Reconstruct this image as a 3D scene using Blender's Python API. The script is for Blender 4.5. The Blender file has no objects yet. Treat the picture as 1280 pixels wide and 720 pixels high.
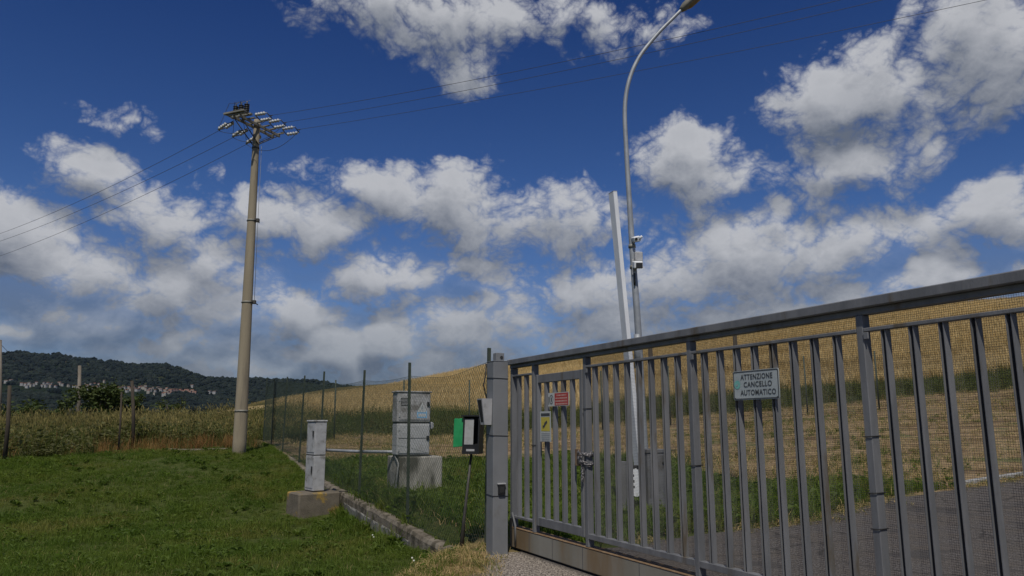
import bpy, bmesh, math, random
import numpy as np
from mathutils import Vector, Matrix
rng = random.Random(7); nr = np.random.default_rng(11)
S = bpy.context.scene
COL = S.collection
R = math.radians

# ------------------------------------------------------------------ camera
FP, PITCH, EYE = 940.0, R(10.31), 1.37
cd = bpy.data.cameras.new('camera'); cam = bpy.data.objects.new('camera', cd); COL.objects.link(cam)
cd.sensor_width = 36.0; cd.lens = 36.0*FP/1280.0; cd.clip_start = 0.05; cd.clip_end = 20000
cam.location = (0, 0, EYE); cam.rotation_euler = (R(90)+PITCH, 0, 0); S.camera = cam
S.view_settings.view_transform = 'Standard'; S.view_settings.look = 'None'
S.view_settings.exposure = 0.0; S.view_settings.gamma = 1.0
S.render.resolution_x, S.render.resolution_y = 1024, 576
S.cycles.max_bounces = 6; S.cycles.diffuse_bounces = 3; S.cycles.glossy_bounces = 2
S.cycles.transparent_max_bounces = 8; S.cycles.volume_bounces = 0
CP, SP = math.cos(PITCH), math.sin(PITCH)
def ray(px, py):
    u = (px-640)/FP; v = (360-py)/FP
    return np.array([u, CP-v*SP, SP+v*CP])
def at(px, py, y):                    # point of the view through a photo pixel, y metres ahead
    r = ray(px, py); return r*(y/r[1])+np.array([0, 0, EYE])
def azel(px, py):
    r = ray(px, py); r = r/np.linalg.norm(r)
    return math.degrees(math.atan2(r[0], r[1])), math.degrees(math.asin(r[2]))

# ------------------------------------------------------------------ sun and sky
SUN_EL, SUN_AZ = 57.0, 183.0          # almost straight behind the camera
sd = Vector((math.sin(R(SUN_AZ))*math.cos(R(SUN_EL)), math.cos(R(SUN_AZ))*math.cos(R(SUN_EL)), math.sin(R(SUN_EL))))
ld = bpy.data.lights.new('sun', 'SUN'); ld.energy = 3.2; ld.angle = R(0.6); ld.color = (1.0, 0.95, 0.87)
sun = bpy.data.objects.new('sun', ld); COL.objects.link(sun)
sun.rotation_euler = sd.to_track_quat('Z', 'Y').to_euler(); sun.location = (0, -20, 30)

W = bpy.data.worlds.new('World'); S.world = W; W.use_nodes = True
W.cycles.sampling_method = 'MANUAL'; W.cycles.sample_map_resolution = 512
wt = W.node_tree; wt.nodes.clear()
class NT:
    def __init__(s, tree): s.t = tree
    def n(s, typ, **kw):
        x = s.t.nodes.new(typ)
        for k, v in kw.items(): setattr(x, k, v)
        return x
    def put(s, sock, v):
        if isinstance(v, bpy.types.NodeSocket): s.t.links.new(v, sock)
        else: sock.default_value = v
    def math(s, op, a, b=None, c=None, clamp=False):
        x = s.n('ShaderNodeMath', operation=op, use_clamp=clamp)
        for i, v in enumerate((a, b, c)):
            if v is not None: s.put(x.inputs[i], v)
        return x.outputs[0]
    def vec(s, op, a, b=None, c=None, out=0):
        x = s.n('ShaderNodeVectorMath', operation=op)
        for i, v in enumerate((a, b, c)):
            if v is not None: s.put(x.inputs[i], v)
        return x.outputs[out]
    def mix(s, f, a, b, blend='MIX'):
        x = s.n('ShaderNodeMix', data_type='RGBA', blend_type=blend)
        s.put(x.inputs[0], f); s.put(x.inputs[6], a); s.put(x.inputs[7], b)
        return x.outputs[2]
    def ramp(s, v, lo, hi, a=0.0, b=1.0, smooth=True):
        x = s.n('ShaderNodeMapRange', interpolation_type='SMOOTHSTEP' if smooth else 'LINEAR')
        s.put(x.inputs[0], v); s.put(x.inputs[1], lo); s.put(x.inputs[2], hi); s.put(x.inputs[3], a); s.put(x.inputs[4], b)
        return x.outputs[0]
    def noise(s, vec, scale, detail=4, rough=0.55, dist=0.0, out=0, lac=2.0, dim='3D'):
        x = s.n('ShaderNodeTexNoise', noise_dimensions=dim)
        if vec is not None: s.put(x.inputs['Vector'], vec)
        x.inputs['Scale'].default_value = scale; x.inputs['Detail'].default_value = detail
        x.inputs['Roughness'].default_value = rough; x.inputs['Distortion'].default_value = dist
        x.inputs['Lacunarity'].default_value = lac
        return x.outputs[out]

# cumulus: centre and half-size of each cloud as seen from the gate (photo pixels -> azimuth, elevation), thickness
CLOUDS = [
 (20,285,85,70,1.2),(115,215,85,42,1.05),(205,275,85,62,1.15),(75,335,130,60,1.1),(275,330,70,48,.95),
 (100,398,80,36,1.2),(215,372,150,45,1.0),(12,412,26,15,1.0),(340,268,80,38,1.05),(410,290,60,55,1.0),
 (478,240,75,38,1.1),(590,262,105,56,1.2),(690,272,100,58,1.15),(480,338,80,42,1.2),(578,332,62,26,1.0),
 (330,388,170,42,1.0),(410,440,80,34,1.5),(497,434,52,28,1.4),(250,425,90,24,1.2),(330,462,70,14,1.1),(560,455,60,18,1.1),(610,420,180,62,1.0),(725,358,110,62,1.1),
 (850,210,82,60,1.2),(1070,120,125,72,1.25),(1060,212,120,42,1.1),(935,222,75,24,.85),(1230,65,105,110,1.3),(1150,185,60,50,.9),
 (960,318,170,68,1.35),(865,345,110,62,1.15),(1248,262,110,52,1.1),(1148,356,55,28,1.25),(1275,335,55,18,1.0),
 (520,12,155,52,1.15),(590,65,58,48,.85),(800,42,85,38,.75),(715,12,80,32,.75),(400,208,60,12,.45),(140,140,70,18,.38),(700,400,260,62,.95),
 (1100,305,120,42,.8),(450,465,420,34,1.0),(1000,385,260,55,1.0)]
def cloud_tree():
    g = bpy.data.node_groups.new('cloud_density', 'ShaderNodeTree'); q = NT(g)
    g.interface.new_socket('uv', in_out='INPUT', socket_type='NodeSocketVector')
    for k in ('blob', 'dens'): g.interface.new_socket(k, in_out='OUTPUT', socket_type='NodeSocketFloat')
    gi = q.n('NodeGroupInput'); go = q.n('NodeGroupOutput')
    uv = gi.outputs[0]
    wn = q.noise(uv, 0.16, 2, 0.55, out=1, dim='2D')
    wv = q.vec('MULTIPLY_ADD', wn, (5.0, 3.6, 0), (-2.5, -1.8, 0))
    p = q.vec('ADD', uv, wv)
    acc = None
    for cx, cy, rx, ry, s in CLOUDS:
        a0, e0 = azel(cx, cy); a1, _ = azel(cx+rx, cy); a2, _ = azel(cx-rx, cy); _, e1 = azel(cx, cy-ry); _, e2 = azel(cx, cy+ry)
        ra, re = abs(a1-a2)/2*1.12, abs(e1-e2)/2*1.15
        w = q.vec('MULTIPLY_ADD', p, (1/ra, 1/re, 0), (-a0/ra, -e0/re, 0))
        d2 = q.vec('DOT_PRODUCT', w, w, out=1)
        b = q.math('MULTIPLY_ADD', d2, -s, s)
        acc = b if acc is None else q.math('SMOOTH_MAX', acc, b, 0.35)
    # the same broken cumulus goes on all round, outside the part listed above
    sx = q.n('ShaderNodeSeparateXYZ'); q.put(sx.inputs[0], uv)
    out = q.math('MAXIMUM', q.ramp(q.math('ABSOLUTE', sx.outputs[0]), 36, 46), q.ramp(sx.outputs[1], 32, 42))
    far = q.math('MULTIPLY_ADD', q.noise(uv, 0.055, 1, 0.5, dim='2D'), 5.0, -2.45)
    acc = q.math('MAXIMUM', acc, q.math('MULTIPLY_ADD', q.math('ADD', far, 1.2), out, -1.2))
    acc = q.math('MAXIMUM', acc, -1.2)
    pn = q.vec('MULTIPLY', q.vec('MULTIPLY_ADD', wn, (1.6, 1.2, 0), uv), (1.0, 1.35, 0))
    f1 = q.noise(pn, 0.15, 3, 0.55, dim='2D')
    e = q.math('MULTIPLY_ADD', f1, 2.2, -2.42)
    for sc, wgt in ((0.20, 1.0), (0.50, .72), (1.15, .46), (2.5, .27), (5.4, .14)):      # billows: rounded heads, creased joints
        nn_ = q.noise(q.vec('ADD', pn, (sc*37.0, sc*11.0, 0)), sc, 0, 0.5, dim='2D')
        e = q.math('MULTIPLY_ADD', q.math('ABSOLUTE', q.math('MULTIPLY_ADD', nn_, 2.0, -1.0)), wgt, e)
    tot = q.math('MULTIPLY_ADD', acc, 1.35, e)
    q.put(go.inputs[0], acc); q.put(go.inputs[1], tot)
    return g
CG = cloud_tree()
k = NT(wt)
tc = k.n('ShaderNodeTexCoord'); sep = k.n('ShaderNodeSeparateXYZ'); k.put(sep.inputs[0], tc.outputs['Generated'])
az = k.math('MULTIPLY', k.math('ARCTAN2', sep.outputs[0], sep.outputs[1]), 57.29578)
el = k.math('MULTIPLY', k.math('ARCSINE', sep.outputs[2]), 57.29578)
cmb = k.n('ShaderNodeCombineXYZ'); k.put(cmb.inputs[0], az); k.put(cmb.inputs[1], el)
uv = cmb.outputs[0]
A = k.n('ShaderNodeGroup', node_tree=CG); k.put(A.inputs[0], uv)
B = k.n('ShaderNodeGroup', node_tree=CG); k.put(B.inputs[0], k.vec('ADD', uv, (0.5, 2.2, 0)))
dens = A.outputs[1]
cover = k.ramp(dens, -0.48, 0.75)
veil = k.math('MULTIPLY', k.ramp(el, 15.0, 4.0), k.ramp(k.noise(k.vec('MULTIPLY', uv, (0.5, 1.3, 0)), 0.11, 5, 0.6, dim='2D'), 0.28, 0.60, 0.20, 0.88))
cover = k.math('MAXIMUM', cover, veil)
thick = k.ramp(dens, 0.3, 1.9)
fine = k.ramp(k.math('SUBTRACT', dens, B.outputs[1]), -1.1, 1.2, smooth=False)      # less cloud towards the sun: a lit upper side
body = k.ramp(k.math('SUBTRACT', A.outputs[0], B.outputs[0]), -0.35, 0.60)
lit = k.math('ADD', k.math('MULTIPLY', fine, 0.55), k.math('MULTIPLY', body, 0.46))
bright = k.math('MULTIPLY_ADD', thick, -0.12, lit, clamp=True)
low = k.ramp(el, 1.0, 11.0)
c_lit = k.mix(low, (2.6, 2.9, 3.3, 1), (4.9, 5.0, 5.3, 1))
c_shd = k.mix(low, (1.0, 1.28, 1.75, 1), (1.25, 1.48, 1.95, 1))
ccol = k.mix(bright, c_shd, c_lit)
sky = k.n('ShaderNodeTexSky', sky_type='NISHITA'); sky.sun_disc = False
sky.sun_elevation = R(SUN_EL); sky.sun_rotation = R(SUN_AZ); sky.air_density = 1.0; sky.dust_density = 0.3; sky.ozone_density = 2.0; sky.altitude = 300
tint = k.mix(k.ramp(el, 2, 19, smooth=False), (0.33, 0.44, 0.66, 1), (0.25, 0.385, 0.64, 1))
tint = k.mix(k.ramp(el, 15, 33, smooth=False), tint, (0.105, 0.225, 0.50, 1))
skyc = k.mix(1.0, sky.outputs[0], tint, 'MULTIPLY')
bg = k.n('ShaderNodeBackground'); k.put(bg.inputs[0], k.mix(k.math('MULTIPLY', cover, 0.97), skyc, ccol)); bg.inputs[1].default_value = 0.1
wo = k.n('ShaderNodeOutputWorld'); wt.links.new(bg.outputs[0], wo.inputs[0])

# ------------------------------------------------------------------ object helpers
def tag(o, label=None, cat=None, group=None, kind=None):
    if label: o['label'] = label
    if cat: o['category'] = cat
    if group: o['group'] = group
    if kind: o['kind'] = kind
    return o
def thing(name, label, cat, loc=(0, 0, 0), group=None):
    o = bpy.data.objects.new(name, None); o.location = [float(v) for v in loc]; COL.objects.link(o); o.empty_display_size = 0.2
    return tag(o, label, cat, group)
def link(name, me, parent=None, label=None):
    o = bpy.data.objects.new(name, me); COL.objects.link(o)
    if parent is not None:
        o.parent = parent
        b = parent
        off = Vector((0, 0, 0))
        while b is not None: off += b.location; b = b.parent
        o.location = -off if not o.get('local') else o.location   # geometry is written in world space
    if label: o['label'] = label
    return o
class MB:
    def __init__(s): s.v = []; s.f = []; s.m = []; s.sm = []
    def add(s, vs, fs, smooth=False, mi=0):
        o = len(s.v); s.v += [tuple(float(c) for c in p) for p in vs]
        for f in fs: s.f.append(tuple(i+o for i in f)); s.sm.append(smooth); s.m.append(mi)
        return s
    def obox(s, c, ax, ay, az, mi=0, bev=0.0):     # centre and three half-axis vectors
        c, ax, ay, az = (np.array(q, float) for q in (c, ax, ay, az))
        if bev > 0:
            lx, ly, lz = (np.linalg.norm(q) for q in (ax, ay, az))
            ix, iy, iz = ax*(1-bev/lx), ay*(1-bev/ly), az*(1-bev/lz)
            vs = []; idx = {}
            for sx in (-1, 1):
                for sy in (-1, 1):
                    for sz in (-1, 1):
                        idx[sx, sy, sz] = len(vs)
                        vs += [c+sx*ax+sy*iy+sz*iz, c+sx*ix+sy*ay+sz*iz, c+sx*ix+sy*iy+sz*az]
            F = []
            for sg in (-1, 1):
                F.append([idx[sg, -1, -1], idx[sg, 1, -1], idx[sg, 1, 1], idx[sg, -1, 1]][::sg])
                F.append([idx[-1, sg, -1]+1, idx[-1, sg, 1]+1, idx[1, sg, 1]+1, idx[1, sg, -1]+1][::sg])
                F.append([idx[-1, -1, sg]+2, idx[1, -1, sg]+2, idx[1, 1, sg]+2, idx[-1, 1, sg]+2][::sg])
            for a in (-1, 1):
                for b in (-1, 1):
                    F.append([idx[a, b, -1], idx[a, b, 1], idx[a, b, 1]+1, idx[a, b, -1]+1][::-a*b])
                    F.append([idx[a, -1, b], idx[a, 1, b], idx[a, 1, b]+2, idx[a, -1, b]+2][::a*b])
                    F.append([idx[-1, a, b]+1, idx[1, a, b]+1, idx[1, a, b]+2, idx[-1, a, b]+2][::-a*b])
                    for e in (-1, 1):
                        t = idx[a, b, e]; F.append([t, t+1, t+2][::a*b*e])
            return s.add(vs, F, False, mi)
        vs = [c+sx*ax+sy*ay+sz*az for sx in (-1, 1) for sy in (-1, 1) for sz in (-1, 1)]
        F = [(0, 1, 3, 2), (4, 6, 7, 5), (0, 4, 5, 1), (2, 3, 7, 6), (0, 2, 6, 4), (1, 5, 7, 3)]
        return s.add(vs, F, False, mi)
    def tube(s, pts, r, n=8, caps=True, mi=0, smooth=True):
        pts = [np.array(p, float) for p in pts]; rs = r if hasattr(r, '__len__') else [r]*len(pts)
        vs = []; fs = []; up = None
        for i, p in enumerate(pts):
            t = pts[min(i+1, len(pts)-1)]-pts[max(i-1, 0)]; t = t/np.linalg.norm(t)
            if up is None: up = np.array([0, 0, 1.]) if abs(t[2]) < .9 else np.array([1., 0, 0])
            a = np.cross(t, up); a /= np.linalg.norm(a); b = np.cross(a, t); up = b
            for j in range(n):
                th = 2*math.pi*(j+.5)/n; vs.append(p+rs[i]*(math.cos(th)*a+math.sin(th)*b))
        for i in range(len(pts)-1):
            for j in range(n):
                fs.append((i*n+j, i*n+(j+1) % n, (i+1)*n+(j+1) % n, (i+1)*n+j))
        s.add(vs, fs, smooth, mi)
        if caps:
            o = len(s.v)-len(vs)
            s.f.append(tuple(o+j for j in range(n))[::-1]); s.sm.append(False); s.m.append(mi)
            s.f.append(tuple(o+len(vs)-n+j for j in range(n))); s.sm.append(False); s.m.append(mi)
        return s
    def mesh(s, name, mats):
        me = bpy.data.meshes.new(name); me.from_pydata(s.v, [], s.f)
        for m in (mats if isinstance(mats, (list, tuple)) else [mats]): me.materials.append(m)
        me.polygons.foreach_set('use_smooth', s.sm); me.polygons.foreach_set('material_index', s.m); me.update()
        return me
    def build(s, name, mats, parent=None, label=None): return link(name, s.mesh(name, mats), parent, label)
def np_mesh(name, verts, faces, mats, smooth=False):
    me = bpy.data.meshes.new(name); verts = np.asarray(verts, np.float32); faces = np.asarray(faces, np.int32)
    me.vertices.add(len(verts)); me.vertices.foreach_set('co', verts.ravel())
    kf = faces.shape[1]; me.loops.add(faces.size); me.loops.foreach_set('vertex_index', faces.ravel())
    me.polygons.add(len(faces)); me.polygons.foreach_set('loop_start', np.arange(0, faces.size, kf, dtype=np.int32))
    me.polygons.foreach_set('use_smooth', np.full(len(faces), smooth))
    for m in (mats if isinstance(mats, (list, tuple)) else [mats]): me.materials.append(m)
    me.update(calc_edges=True); return me

# ------------------------------------------------------------------ materials
def mat(name, c1, c2=None, scale=6.0, rough=0.7, metal=0.0, bump=0.0, bscale=None, c3=None, s3=1.5, t3=(0.55, 0.7), coord='Object', detail=5, island=0.0, spec=0.35, trans=0.0, stretch=None):
    m = bpy.data.materials.new(name); m.use_nodes = True; t = m.node_tree; q = NT(t)
    b = t.nodes['Principled BSDF']; b.inputs['Roughness'].default_value = rough; b.inputs['Metallic'].default_value = metal
    b.inputs['Specular IOR Level'].default_value = spec
    tcx = q.n('ShaderNodeTexCoord').outputs[coord] if coord != 'World' else q.n('ShaderNodeNewGeometry').outputs['Position']
    if stretch: tcx = q.vec('MULTIPLY', tcx, stretch)
    rgb = lambda c: (*c, 1.0)
    col = None
    if c2 is not None:
        f = q.ramp(q.noise(tcx, scale, detail, 0.6), 0.32, 0.68)
        col = q.mix(f, rgb(c1), rgb(c2))
    if c3 is not None:
        f3 = q.ramp(q.noise(q.vec('ADD', tcx, (7.3, 2.1, 4.4)), s3, 5, 0.62), t3[0], t3[1])
        col = q.mix(f3, col if col is not None else rgb(c1), rgb(c3))
    if island > 0:
        oi = q.n('ShaderNodeObjectInfo'); gi = q.n('ShaderNodeNewGeometry')
        rv = q.math('FRACT', q.math('ADD', oi.outputs['Random'], gi.outputs['Random Per Island']))
        col = q.mix(1.0, col if col is not None else rgb(c1), q.mix(rv, (1-island, 1-island, 1-island, 1), (1+island, 1+island*.9, 1+island*.6, 1)), 'MULTIPLY')
    if col is None: b.inputs['Base Color'].default_value = rgb(c1)
    else: q.put(b.inputs['Base Color'], col)
    if bump > 0:
        bn = q.n('ShaderNodeBump'); bn.inputs['Strength'].default_value = bump; bn.inputs['Distance'].default_value = 0.02
        q.put(bn.inputs['Height'], q.noise(tcx, bscale or scale*4, 6, 0.65)); q.put(b.inputs['Normal'], bn.outputs[0])
    if trans > 0:
        tr = q.n('ShaderNodeBsdfTranslucent'); mx = q.n('ShaderNodeMixShader'); mx.inputs[0].default_value = trans
        q.put(tr.inputs[0], q.mix(1.0, col if col is not None else rgb(c1), (1.3, 1.35, .8, 1), 'MULTIPLY'))
        t.links.new(b.outputs[0], mx.inputs[1]); t.links.new(tr.outputs[0], mx.inputs[2])
        t.links.new(mx.outputs[0], t.nodes['Material Output'].inputs[0])
    return m
M = {}
M['gate'] = mat('gate_grey_paint', (.118, .121, .126), (.170, .172, .177), 7.0, .5, 0, .16, 60, c3=(.10, .082, .058), s3=5.0, t3=(.57, .72), stretch=(1, 1, .22))
M['gate_dark'] = mat('gate_recess_paint', (.06, .062, .068), (.085, .087, .09), 4, .7)
M['post'] = mat('post_grey_paint', (.155, .16, .165), (.185, .19, .195), 2.2, .6, 0, .08, 120, c3=(.145, .14, .13), s3=3.5, t3=(.55, .75))
M['beam'] = mat('beam_stained_paint', (.20, .185, .145), (.26, .25, .215), 1.6, .6, 0, .05, 60, c3=(.19, .135, .075), s3=1.3, t3=(.50, .70), stretch=(1, 1, .25))
M['dirt'] = mat('rusty_dirt', (.16, .095, .045), (.24, .165, .095), 14, .95, 0, .5, 50)
M['meshwire'] = mat('mesh_wire', (.10, .10, .095), (.13, .125, .115), 8, .6, .3)
M['greenwire'] = mat('green_plastic_wire', (.028, .046, .032), (.045, .064, .044), 8, .6)
M['greenpost'] = mat('green_fence_paint', (.035, .052, .035), (.06, .07, .05), 12, .6, 0, .1)
M['concrete'] = mat('weathered_concrete', (.145, .122, .090), (.225, .195, .15), 4, .95, 0, .9, 30, c3=(.065, .055, .035), s3=4.0, t3=(.45, .62))
M['facing'] = mat('grey_facing', (.13, .125, .11), (.20, .195, .175), 4, .95, 0, .5, 30, c3=(.08, .075, .055), s3=3.0, t3=(.52, .66), stretch=(1, 1, .4))
M['plinth'] = mat('streaked_concrete', (.25, .235, .20), (.37, .35, .305), 4, .95, 0, .4, 45, c3=(.075, .07, .055), s3=2.6, t3=(.44, .62), stretch=(1, 1, .35))
M['base'] = mat('lichen_concrete', (.115, .098, .072), (.165, .14, .105), 6, .95, 0, .6, 50, c3=(.30, .20, .05), s3=3.2, t3=(.55, .66))
M['meter'] = mat('grey_fibreglass', (.33, .33, .33), (.40, .40, .40), 9, .65, 0, .12, 80, c3=(.19, .185, .17), s3=6, t3=(.50, .70))
M['cab'] = mat('cabinet_grey', (.35, .355, .35), (.41, .415, .41), 5, .6, 0, .06, 60, c3=(.28, .275, .26), s3=4, t3=(.5, .72))
M['cab_old'] = mat('cabinet_stained', (.30, .295, .285), (.39, .385, .375), 5, .7, 0, .1, 60, c3=(.17, .16, .145), s3=5, t3=(.45, .68))
M['barrier'] = mat('barrier_grey', (.11, .112, .115), (.15, .152, .155), 4, .6, 0, .08, 50, c3=(.09, .085, .075), s3=4, t3=(.5, .7))
M['dark'] = mat('dark_gap', (.018, .018, .018), (.03, .03, .03), 8, .8)
M['black'] = mat('black_plastic', (.014, .014, .015), (.022, .022, .022), 8, .45)
M['pole'] = mat('pole_concrete', (.25, .21, .145), (.315, .27, .19), 2.2, .92, 0, .3, 40, c3=(.165, .14, .105), s3=2.6, t3=(.50, .68), stretch=(1, 1, .12))
M['galv'] = mat('galvanised_steel', (.27, .285, .30), (.36, .375, .385), 5, .5, .25, .03, 60)
M['steel_dark'] = mat('dark_steel', (.05, .047, .042), (.085, .08, .07), 9, .6, .3)
M['steel_mid'] = mat('weathered_steel', (.17, .165, .14), (.26, .25, .21), 9, .6, .2)
M['glass_ins'] = mat('pale_insulator', (.34, .35, .35), (.44, .45, .44), 9, .35)
M['white'] = mat('white_paint', (.66, .67, .68), (.76, .77, .77), 2.5, .45, 0, .02, 50, c3=(.5, .49, .46), s3=2.0, t3=(.6, .8))
M['boom_side'] = mat('grey_white_paint', (.38, .39, .40), (.46, .47, .48), 2.0, .5)
M['wood'] = mat('old_wood', (.045, .036, .027), (.075, .06, .043), 7, .95, 0, .4, 40, stretch=(1, 1, .15))
M['wood_lt'] = mat('grey_wood', (.15, .13, .10), (.22, .19, .15), 7, .95, 0, .4, 40, stretch=(1, 1, .15))
M['cable'] = mat('cable_grey', (.16, .16, .15), (.2, .2, .19), 8, .6)
M['wire'] = mat('power_wire', (.045, .045, .05), (.06, .06, .065), 8, .6)
M['green_box'] = mat('green_plastic', (.015, .22, .07), (.03, .28, .10), 7, .4)
M['paper'] = mat('paper', (.40, .42, .40), (.48, .49, .47), 9, .8)
M['ink'] = mat('ink', (.055, .06, .065), None, rough=.7)
M['sign'] = mat('sign_plate', (.33, .37, .37), (.41, .44, .435), 5, .5, c3=(.28, .30, .28), s3=6, t3=(.58, .75))
M['teal'] = mat('teal_print', (.16, .42, .36), (.22, .48, .42), 9, .5)
M['red'] = mat('red_print', (.36, .035, .032), (.43, .06, .05), 7, .5)
M['salmon'] = mat('faded_print', (.55, .35, .30), None, rough=.6)
M['yellow'] = mat('yellow_print', (.48, .39, .05), (.54, .45, .09), 7, .5)
M['blue'] = mat('blue_print', (.18, .38, .58), (.28, .48, .66), 7, .5)
M['grey_ink'] = mat('grey_print', (.22, .23, .25), None, rough=.7)
M['lamp_shell'] = mat('lamp_shell', (.16, .15, .12), (.22, .20, .16), 6, .6)
M['lamp_glass'] = mat('lamp_glass', (.22, .15, .07), (.28, .2, .1), 6, .25)
M['brown_box'] = mat('rusty_lock', (.13, .085, .05), (.19, .13, .08), 12, .8)
M['chainmat'] = mat('steel_chain', (.16, .15, .15), (.28, .27, .27), 20, .4, .5)

# vegetation
def leafmat(name, c1, c2, isl=.35, tr=.25, scale=.35):
    return mat(name, c1, c2, scale, .65, coord='World', island=isl, trans=tr, spec=.2, detail=4)
M['lawn'] = mat('lawn_blades', (.085, .142, .020), (.130, .178, .030), .5, .65, coord='World', island=.34, trans=.5, spec=.2, detail=4, c3=(.185, .19, .05), s3=.45, t3=(.5, .68))
M['lawn2'] = leafmat('lawn_leaves', (.090, .142, .028), (.125, .17, .040), .3, .5, .5)
M['straw'] = leafmat('dry_straw', (.30, .22, .10), (.42, .32, .155), .3, .2, 1.5)
M['tallgreen'] = leafmat('tall_weeds', (.078, .108, .026), (.135, .148, .045), .4, .38, .5)
M['seed'] = leafmat('seed_heads', (.19, .165, .06), (.29, .245, .10), .35, .2, .5)
M['reddry'] = leafmat('reddish_dry_weeds', (.17, .085, .03), (.24, .14, .05), .35, .2, .6)
M['weed'] = leafmat('bank_weeds', (.075, .088, .03), (.125, .125, .055), .45, .35, .35)
M['wheat'] = mat('ripe_wheat', (.50, .375, .18), (.60, .465, .25), .08, .65, coord='World', island=.24, trans=.3, spec=.2, detail=4, c3=(.42, .305, .14), s3=.11, t3=(.48, .66), stretch=(.3, 1.3, 1))
M['leaf'] = leafmat('shrub_leaves', (.040, .062, .017), (.062, .082, .022), .45, .2, .5)
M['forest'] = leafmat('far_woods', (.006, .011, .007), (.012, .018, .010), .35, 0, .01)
M['bark'] = mat('bark', (.07, .055, .04), (.11, .09, .065), 8, .95)
M['petal'] = leafmat('white_petals', (.7, .7, .66), (.75, .75, .7), .1, .2, 1)

# ------------------------------------------------------------------ terrain
def itp(y, xs, zs): return np.interp(y, xs, zs)
def sst(a, b, x):
    t = np.clip((x-a)/(b-a), 0, 1); return t*t*(3-2*t)
FDX, FDY = -.4145, .9100                                # the fence line runs away to the left
F0 = np.array([-.30, 9.0])
def fence_s(x, y): return (x-F0[0])*FDY-(y-F0[1])*FDX   # metres to the right of the fence line
def fence_x(y): return F0[0]+(y-F0[1])*FDX/FDY
CURB_Y = [0, 9, 10.2, 11.5, 13, 15, 18.4, 21.2, 24.3, 27, 29, 60]
CURB_Z = [-.1, -.12, -.17, -.12, -.06, .0, .13, .33, .53, .67, .73, 1.0]
RPX = [(300, 520), (330, 513), (359, 507), (404, 498), (448, 488.6), (480, 482.4), (540, 469), (605, 455), (1195, 375), (1280, 370), (1500, 358)]
RX = np.array([at(a, b, 110.)[0] for a, b in RPX]); RZ = np.array([at(a, b, 110.)[2] for a, b in RPX])-.5
def ridge_z(x): return np.interp(x, RX, RZ)
def ground_z(x, y):
    x = np.asarray(x, float); y = np.asarray(y, float)
    lawn = itp(y, [-30, 0, 8, 10, 11.5, 13.3, 15, 17, 19, 21, 24.3, 27, 30, 45, 70, 200, 600, 6000],
               [-.2, -.2, -.26, -.36, -.44, -.48, -.38, -.12, .08, .3, .54, .68, .82, 1.0, .6, -6, -14, -14])
    apron = sst(-1.35, -.45, x)*sst(10.1, 9.0, y)
    lawn = lawn*(1-apron)
    ys = np.maximum(y, 0)
    inn = itp(ys, [0, 9, 11, 14.3, 20, 24.3, 27, 30, 35, 36.5, 43, 6000], [0, 0, .0, .06, .27, .53, .67, .74, .87, .95, 1.65, 1.65])
    inn = inn+.087*np.clip((ys-12)/23, 0, 1)*np.clip(x+1.5, 0, 90)
    z43 = 1.65+.087*np.clip(x+1.5, 0, 90)
    rz = np.clip(ridge_z(x), -10, 30)
    tt = np.clip((ys-43)/67, 0, 1); hill = z43+(rz-z43)*(tt*.9+.1*tt*tt)
    back = np.clip((ys-110)/400, 0, 1); hill = hill-(np.maximum(rz, 0)+14)*sst(0, 1, back)
    inn = np.where(ys > 43, hill, inn)
    s = fence_s(x, y)
    far = sst(29, 45, y)
    w = sst(-.06, .06, s)*(1-far)+far*sst(-9, 4, s)
    z = lawn*(1-w)+inn*w
    front = y < 8.6                                    # this side of the gate: one level drive
    w2 = sst(-1.35, -.45, x); z = np.where(front, lawn*(1-w2), z)
    bumps = .02*np.sin(x*2.1+1.3*np.sin(y*1.7))*np.cos(y*1.9+x*.7)
    grassy = np.clip((fence_s(x, y) < 0)*1.0*(1-apron)*(x < -1.2), 0, 1)
    return z+bumps*grassy
def drive_mask(x, y):                                   # positive inside the gravel drive
    edge = itp(y, [-20, 2, 6, 7.6, 8.9, 9.5, 10.2, 10.8, 13.6, 16, 24], [-1.1, -.8, -.62, -.55, -.42, 1.6, 2.5, 3.7, 6.4, 10.7, 26])
    return x-edge
def grid_patch(xs, ys, zf):
    X, Y = np.meshgrid(xs, ys); Z = zf(X, Y); V = np.stack([X, Y, Z], -1).reshape(-1, 3)
    nx, ny = len(xs), len(ys); i = np.arange((ny-1)*(nx-1)); r, c = i//(nx-1), i % (nx-1)
    a = r*nx+c; return V, np.stack([a, a+1, a+nx+1, a+nx], 1)

gm = bpy.data.materials.new('ground_cover'); gm.use_nodes = True; q = NT(gm.node_tree)
pos = q.n('ShaderNodeNewGeometry').outputs['Position']; sx = q.n('ShaderNodeSeparateXYZ'); q.put(sx.inputs[0], pos)
X_, Y_ = sx.outputs[0], sx.outputs[1]
nz = q.noise(pos, .5, 5, .6); nf = q.noise(pos, 9, 6, .65); nm = q.noise(pos, 2.2, 5, .6)
wob = q.math('MULTIPLY_ADD', nz, 6.0, -3.0)
lawnc = q.mix(q.ramp(nf, .35, .65), (.045, .062, .014, 1), (.075, .088, .024, 1))
lawnc = q.mix(q.ramp(nm, .62, .74), lawnc, (.12, .095, .05, 1))
stub = q.mix(q.ramp(nf, .3, .7), (.19, .13, .068, 1), (.34, .25, .14, 1))
stub = q.mix(q.ramp(q.noise(q.vec('MULTIPLY', pos, (.25, 1.6, 1)), 1.0, 5, .6), .46, .60), stub, (.135, .092, .05, 1))
stub = q.mix(q.ramp(q.noise(q.vec('ADD', pos, (31, 0, 0)), .55, 5, .65), .56, .66), stub, (.12, .12, .05, 1))
wheatc = q.mix(q.ramp(nf, .3, .7), (.40, .295, .14, 1), (.52, .40, .21, 1))
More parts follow.
